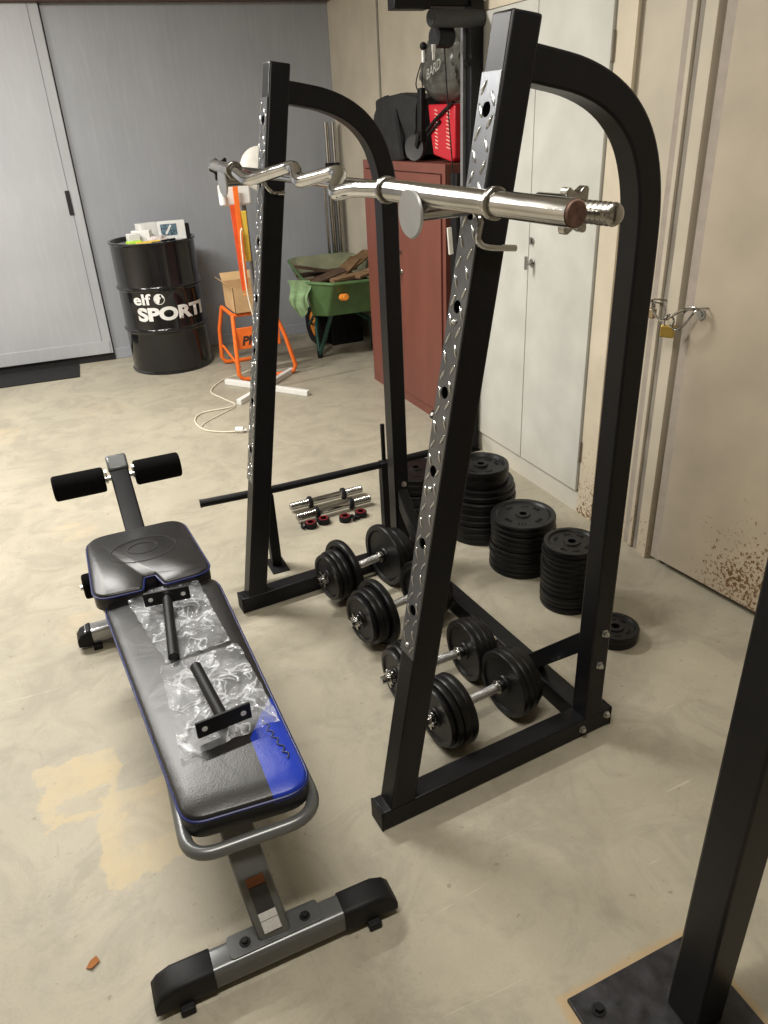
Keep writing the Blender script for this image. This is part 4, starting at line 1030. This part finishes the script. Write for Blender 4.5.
wood = [(1.84, 5.33, .585, .35, .30, .10, M_wood2, .15), (1.88, 5.50, .60, .42, -.35, .12, M_wood2, -.2), (2.03, 5.42, .615, .40, .75, .09, M_wood, .22), (2.12, 5.50, .625, .46, .55, .10, M_wood, .25), (2.02, 5.24, .59, .42, .28, .07, M_wood, .05), (2.15, 5.26, .60, .30, .45, .08, M_wood, .12), (1.95, 5.60, .57, .5, .1, .1, M_wood2, 0.), (2.10, 5.35, .565, .4, -.15, .1, M_wood2, .1), (1.90, 5.40, .555, .36, .15, .09, M_wood, -.05)]
lab = ['dark splintered board at the left front of the wheelbarrow load', 'dark board crossing the left side of the barrow load', 'brown board leaning up in the middle of the barrow load', 'broad brown board raised at the right of the barrow load', 'narrow light board lying along the front rim of the barrow', 'short light board at the right front of the barrow load', 'dark board low at the back of the barrow load', 'dark board low under the right-hand boards of the barrow', 'brown board low in the middle of the barrow load']
for (x, y, z, l, yw, w, m, tl), lb in zip(wood, lab):
    x += .02; y -= .06; z += .03
    M = Matrix.Translation((x, y, z)) @ Matrix.Rotation(yw, 4, 'Z') @ Matrix.Rotation(-tl, 4, 'Y') @ Matrix.Rotation(tl * .6, 4, 'X')
    bm = nb(); pts = [(-l / 2, -w / 2), (-l * .1, -w * .55), (l * .42, -w / 2), (l / 2, -w * .1), (l * .46, w / 2), (0, w * .48), (-l * .45, w / 2), (-l * .53, 0)]
    prism(bm, pts, -.009, .009, M=M); tag(obj('wood_board', bm, m, smooth=0, bevel=.002, origin=(x, y, z)), lb, 'board', 'scrap boards in the wheelbarrow')
# hidden lower load that carries the boards
bm = nb(); prism(bm, [(1.80, 5.24), (2.18, 5.22), (2.18, 5.60), (1.88, 5.62)], .40, .575); tag(obj('wood_board', bm, M_wood2, bevel=.01), 'bulk of dark scrap wood filling the barrow tray under the boards', 'board')
# rag hanging over the left rim
bm = nb(); nx, ny = 14, 18; G = []
for i in range(nx + 1):
    row = []
    for k in range(ny + 1):
        s, t = i / nx, k / ny; wdt = .5 + .5 * (1 - t) ** .5
        x = 1.655 + (s - .62) * .13 * wdt + .015 * sin(t * 7); y = 5.09 + .10 * (1 - s) - .02 * sin(s * 12) * (t * .8 + .1)
        z = .640 - t * .27 * (1 - .5 * abs(s - .35)) + noise.noise(V((s * 3, t * 3, 1))) * .012
        row.append(bm.verts.new((x - .035, y, z)))
    G.append(row)
for i in range(nx):
    for k in range(ny): bm.faces.new((G[i][k], G[i + 1][k], G[i + 1][k + 1], G[i][k + 1]))
solidify(bm, .004); tag(obj('cloth_rag', bm, M_cloth, smooth=60), 'pale green rag draped over the left rim of the wheelbarrow', 'rag')
cr = thing('plastic_crate', 'black crate on the floor behind the wheelbarrow leg', 'crate', (2.1, 5.75, 0))
bm = nb(); box(bm, 2.0, 2.27, 5.64, 5.92, 0, .26); obj('crate_body', bm, M_rubber, cr, world=True, bevel=.01)
bm = nb()
for k in range(5): box(bm, 2.02 + k * .05, 2.03 + k * .05, 5.635, 5.64, .03, .23)
obj('crate_rib', bm, M_blackm, cr, world=True)

# ------------------------------------------------------------------ spare bars standing in the corner
def corner_bar(x, y, z0, z1, r, label, dx=0., dy=0.):
    t = thing('upright_barbell', label, 'barbell', (x, y, 0), 0, 'chrome bars standing in the corner')
    bm = nb(); cyl(bm, (x, y, z0), (x + dx, y + dy, z1), r, 18); obj('shaft', bm, M_chrome, t, world=True)
    bm = nb(); f = (1.31 - z0) / (z1 - z0); p = V((x + dx * f, y + dy * f, 1.31))
    if z1 > 1.4:  # sleeve
        cyl(bm, p - V((0, 0, .018)), p + V((0, 0, .012)), .030, 12); obj('collar', bm, M_rubber, t, world=True, bevel=.003)
        bm = nb(); cyl(bm, p - V((0, 0, .02)), (x, y, 0.002), r * 1.2, 18); obj('lower_sleeve', bm, M_chromew, t, world=True)
corner_bar(2.23, 6.05, 0, 1.605, .019, 'left one of the two tall chrome bars standing in the corner', dy=.0)
corner_bar(2.278, 6.02, 0, 1.605, .019, 'right one of the two tall chrome bars standing in the corner', dy=.0)
corner_bar(2.18, 6.055, 0, 1.16, .012, 'shorter thin chrome bar beside the tall pair in the corner')

# ------------------------------------------------------------------ bags on the brown cabinet
ZC = 1.39
bb = thing('duffel_bag', 'black nylon bag on top of the brown cabinet, leftmost of the pile', 'bag', (2.12, 4.40, ZC))
bm = nb(); bmesh.ops.create_cube(bm, size=1.); bmesh.ops.subdivide_edges(bm, edges=bm.edges, cuts=7, use_grid_fill=True)
for v in bm.verts:
    p = v.co; k = 1 - .10 * (abs(p.y) * 2) ** 4 - .12 * (max(0, p.z) * 2) ** 3 * abs(p.y) * 2
    q = V((2.13 + p.x * .28 * k, 4.33 + p.y * .56, ZC + .165 + p.z * .325 * (1 - .16 * (abs(p.y) * 2) ** 3)))
    q += V((noise.noise(p * 4), noise.noise(p * 4 + V((5, 0, 0))), noise.noise(p * 4 + V((0, 7, 0))))) * .022
    q.z = max(q.z, ZC + .001); v.co = q
obj('bag_body', bm, M_nylon, bb, world=True, smooth=60)
bm = nb(); sweep(bm, bez([(1.995, 4.30, ZC + .30), (1.975, 4.22, ZC + .20), (1.972, 4.18, ZC + .1), (1.975, 4.16, ZC + .01)], 6), [(-.02, -.002), (.02, -.002), (.02, .002), (-.02, .002)], up=(1, 0, 0)); obj('strap', bm, M_rubber, bb, world=True)
sc = thing('folded_scooter', 'black folded kick scooter end with a small wheel on the brown cabinet', 'scooter', (1.99, 3.95, ZC))
bm = nb(); lathe(bm, [(0, -.012), (.05, -.012), (.062, -.016), (.066, 0), (.062, .016), (.05, .012), (0, .012)], 32, Matrix.Translation((1.965, 3.975, ZC + .070)) @ Matrix.Rotation(radians(115), 4, 'Z') @ Matrix.Rotation(pi / 2, 4, 'X') @ Matrix.Rotation(radians(0), 4, 'Y')); obj('wheel', bm, mat('dark_grey_rubber', (.04, .04, .042), .6), sc, world=True)
bm = nb(); beam(bm, (1.975, 3.925, ZC + .10), (1.985, 3.935, ZC + .345), .045, .03, up=(1, 0, 0)); obj('column', bm, M_rubber, sc, world=True, bevel=.006)
bm = nb(); beam(bm, (1.98, 3.96, ZC + .072), (1.975, 3.92, ZC + .14), .03, .05, up=(1, 0, 0)); obj('fork', bm, M_rubber, sc, world=True, bevel=.004)
rc = thing('red_case', 'bright red vented plastic case standing on the brown cabinet', 'case', (2.06, 3.73, ZC))
bm = nb(); pr = [(3.60, .262), (3.60, .025), (3.635, .004), (3.83, .035), (3.85, .10), (3.885, .268)]
MX = Matrix(((0, 0, 1, 0), (1, 0, 0, 0), (0, 1, 0, ZC), (0, 0, 0, 1)))
prism(bm, pr, 1.995, 2.16, M=MX); obj('case_body', bm, M_red, rc, world=True, bevel=.008, seg=3)
bm = nb()
for r0 in (3.665, 3.79):
    for k in range(11):
        z = ZC + .235 - k * .017; s = 1 if r0 < 3.7 else .8
        beam(bm, (1.993, r0 - .022 * s, z), (1.993, r0 + .014 * s, z + .008), .006, .0035); 
obj('vent_slot', bm, M_slot, rc, world=True)
bm = nb(); tube(bm, [(1.985, 3.60, ZC + .27), (1.985, 3.78, ZC + .20), (1.985, 3.88, ZC + .15)], .008, 8); tube(bm, [(1.988, 3.74, ZC + .19), (1.988, 3.88, ZC + .125)], .007, 8); obj('strap', bm, M_rubber, rc, world=True)
gb = thing('drawstring_sack', 'grey translucent drawstring sack with faint lettering piled above the red case', 'sack', (2.08, 3.76, 1.66))
bm = nb(); bmesh.ops.create_icosphere(bm, subdivisions=5, radius=1)
for v in bm.verts:
    p = v.co.copy(); tz = (p.z + 1) / 2
    wy = .27 - .07 * tz ** 1.5; n_ = noise.noise(p * 2.2) * .2 + noise.noise(p * 5) * .14 + abs(noise.noise(p * 9)) * .12
    sy = (abs(p.y) ** .7) * (1 if p.y > 0 else -1)
    v.co = V((2.075 + p.x * .085 * (1 + n_), 3.80 + sy * wy * (1 + n_ * .6) - .03 * tz, 1.662 + tz * .335 + n_ * .02 * (tz > .05)))
obj('sack_body', bm, M_mesh, gb, world=True, smooth=30)
bm = text_mesh('BARD', .062, .0004, shear=.1)
for v in bm.verts: 
    x, y = v.co.x, v.co.y
    v.co = V((1.966, 3.84 - x * .95, 1.765 + y + x * .28))
bmesh.ops.translate(bm, verts=bm.verts, vec=(0, 0, 0)); obj('lettering', bm, M_printgrey, gb, world=True, smooth=0)
bm = nb(); tube(bm, bez([(2.0, 3.90, 1.90), (1.985, 3.97, 1.80), (1.985, 3.99, 1.74), (2.0, 3.93, 1.69)], 6), .003, 8); tube(bm, bez([(2.0, 3.88, 1.89), (1.985, 3.92, 1.80), (1.99, 3.93, 1.72)], 6), .0025, 8); obj('drawstring', bm, M_rubber, gb, world=True)
bm = nb(); box(bm, 1.975, 1.985, 3.885, 3.905, 1.845, 1.895); obj('tag', bm, M_white, gb, world=True); bm = nb(); sphere(bm, (1.98, 3.893, 1.915), .018); obj('cord_stop', bm, M_rubber, gb, world=True)

# ------------------------------------------------------------------ cable tower between the lockers
tw = thing('cable_tower', 'tall black cable machine tower between the brown and off-white lockers', 'cable machine', (1.86, 3.34, 0))
bm = nb(); box(bm, 1.865, 1.925, 3.28, 3.345, 0.004, 2.06); obj('post', bm, M_black, tw, world=True, bevel=.004)
bm = nb(); box(bm, 1.855, 1.865, 3.345, 3.355, 0.3, 1.98); box(bm, 1.85, 1.866, 3.325, 3.345, 0.004, 1.96); obj('guide_rail', bm, M_steelgrey, tw, world=True)
bm = nb(); box(bm, 1.88, 1.925, 3.43, 3.50, 0.008, 1.36); obj('gap_shade_block', bm, M_blackm, tw, world=True)  # black block standing in for the dark shadow between the lockers
bm = nb(); box(bm, 1.60, 1.925, 3.30, 3.36, 2.0, 2.06); box(bm, 1.50, 1.66, 3.25, 3.32, 1.985, 2.03); obj('top_beam', bm, M_black, tw, world=True, bevel=.004)
bm = nb(); cyl(bm, (1.66, 3.25, 1.955), (1.93, 3.30, 1.958), .034, 24); rl = obj('roller', bm, mat('grey_foam_grip', (.045, .045, .048), .6), tw, world=True, bevel=.004)
bm = nb(); cyl(bm, (1.657, 3.2495, 1.955), (1.661, 3.2502, 1.955), .029, 24); obj('roller_mouth', bm, M_labeld, rl, world=True)
bm = nb(); cyl(bm, (1.70, 3.30, 1.895), (1.78, 3.315, 1.895), .042, 28); obj('pulley', bm, M_blackm, tw, world=True, bevel=.004)
bm = nb(); cyl(bm, (1.68, 3.27, 1.84), (1.68, 3.27, 1.865), .010); cyl(bm, (1.68, 3.27, 1.81), (1.68, 3.27, 1.84), .007); obj('carabiner', bm, M_bolt, tw, world=True)
bm = nb(); tube(bm, bez([(1.745, 3.30, 1.88), (1.765, 3.30, 1.6), (1.80, 3.30, 1.2), (1.84, 3.30, .45)], 6), .003, 8); obj('cable', bm, M_rubber, tw, world=True)
bm = nb(); cyl(bm, (1.852, 3.275, 1.80), (1.852, 3.30, 1.80), .014, 12); obj('adjuster_knob', bm, M_rubber, tw, world=True)
bm = nb(); cyl(bm, (1.66, 3.30, .245), (1.87, 3.31, .12), .022, 20); fr = obj('foot_roller', bm, M_blackm, tw, world=True); 
bm = nb(); cyl(bm, (1.656, 3.2998, .2474), (1.6605, 3.30, .2447), .010, 16); obj('roller_mouth', bm, M_label, fr, world=True)
bm = nb(); box(bm, 1.80, 1.925, 3.26, 3.40, 0, .008); obj('base_plate', bm, M_blackm, tw, world=True)
bm = nb(); beam(bm, (1.775, 3.32, 1.14), (1.785, 3.32, 1.02), .02, .012); obj('white_tag', bm, M_offwhite, tw, world=True)

for ch in tw.children: ch.location.y += 0
tw.location.y -= .06
# ------------------------------------------------------------------ padlocks on the door pier
def padlock(c, yaw, label, m, s=1.):
    t = thing('padlock', label, 'padlock', c, yaw)
    bm = nb(); box(bm, -.009 * s, .009 * s, -.018 * s, .018 * s, -.02 * s, .012 * s); obj('lock_body', bm, m, t, bevel=.003)
    bm = nb(); tube(bm, bez([(0, -.012 * s, .010 * s), (0, -.012 * s, .028 * s), (0, 0, .04 * s), (0, .012 * s, .028 * s), (0, .012 * s, .010 * s)], 6), .0032 * s, 8); obj('shackle', bm, M_chrome, t)
padlock((1.900, 2.025, .963), .1, 'small tarnished padlock, left one of the two on the door cable', mat('tarnished_brass', (.36, .28, .17), .45, .8))
padlock((1.885, 1.921, .925), .5, 'polished brass padlock hanging lower on the door cable', M_brass, 1.25)
cbk = thing('security_cable', 'looped steel cable joining the two padlocks to the door edge', 'cable', (1.90, 1.95, .93))
bm = nb(); tube(bm, bez([(1.898, 2.02, .995), (1.885, 2.00, .975), (1.885, 1.965, .95), (1.885, 1.93, .96), (1.885, 1.87, 1.0), (1.89, 1.83, 1.01), (1.905, 1.82, 1.01)], 8), .0045, 8); tube(bm, bez([(1.885, 1.915, .94), (1.88, 1.87, .935), (1.885, 1.83, .985), (1.90, 1.825, 1.01), (1.90, 1.85, 1.01), (1.89, 1.87, .985)], 8), .004, 8)
obj('wire_loop', bm, M_chromew, cbk, world=True)
bm = nb(); tube(bm, bez([(1.95, 2.01, 1.0), (1.895, 2.01, 1.01), (1.895, 2.025, 1.0), (1.95, 2.03, .985)], 6), .003, 8); obj('hasp_loop', bm, M_chromew, cbk, world=True); bm = nb(); tube(bm, bez([(1.94, 1.81, 1.01), (1.90, 1.82, 1.012), (1.90, 1.833, 1.005), (1.94, 1.84, 1.0)], 6), .003, 8); obj('hasp_loop', bm, M_chromew, cbk, world=True)
# fallen leaf and chip on the floor
bm = nb(); vs = [bm.verts.new(p) for p in ((-.262, 1.18, .002), (-.25, 1.172, .006), (-.232, 1.184, .004), (-.238, 1.196, .009), (-.252, 1.192, .005))]; bm.faces.new(vs); solidify(bm, .001)
tag(obj('leaf', bm, mat('dry_leaf', (.32, .12, .03), .8)), 'small dry orange-brown leaf on the floor left of the bench foot', 'leaf')

# ------------------------------------------------------------------ lights
def area(name, loc, sx, sy, power, col, rot=(0, 0, 0)):
    l = bpy.data.lights.new(name, 'AREA'); l.shape = 'RECTANGLE'; l.size = sx; l.size_y = sy; l.energy = power; l.color = col
    o = bpy.data.objects.new(name, l); C.objects.link(o); o.location = loc; o.rotation_euler = rot; return o
WARM = (1., .93, .80)
area('ceiling_lamp', (-.3, 3.6, 2.80), 1.3, .14, 112, (1., .97, .91))
area('ceiling_lamp', (.1, .7, 2.80), 1.3, .14, 47, (1., .95, .86))
area('ceiling_lamp', (-1.6, 4.6, 2.80), 1.3, .14, 92, (1., .98, .95))
w = bpy.data.worlds.new('World'); bpy.context.scene.world = w; w.use_nodes = True
w.node_tree.nodes['Background'].inputs[0].default_value = (.9, .92, 1, 1); w.node_tree.nodes['Background'].inputs[1].default_value = .03

# ------------------------------------------------------------------ camera
f, p, r, y = 745., .4841, -.0530, .3976
F = V((sin(y) * cos(p), cos(y) * cos(p), -sin(p))); rt = V((cos(y), -sin(y), 0)); up = rt.cross(F)
R_ = rt * cos(r) + up * sin(r); U_ = -rt * sin(r) + up * cos(r)
cam = bpy.data.cameras.new('Camera'); cam.sensor_fit = 'HORIZONTAL'; cam.sensor_width = 36.; cam.lens = f / 768 * 36.
cam.clip_start = .05
co = bpy.data.objects.new('Camera', cam); C.objects.link(co)
co.matrix_world = Matrix(((R_.x, U_.x, -F.x, 0), (R_.y, U_.y, -F.y, 0), (R_.z, U_.z, -F.z, 1.6), (0, 0, 0, 1)))
S = bpy.context.scene; S.camera = co
S.view_settings.view_transform = 'Standard'; S.view_settings.look = 'None'; S.view_settings.gamma = 1; S.view_settings.exposure = 0.08
S.view_settings.use_curve_mapping = False
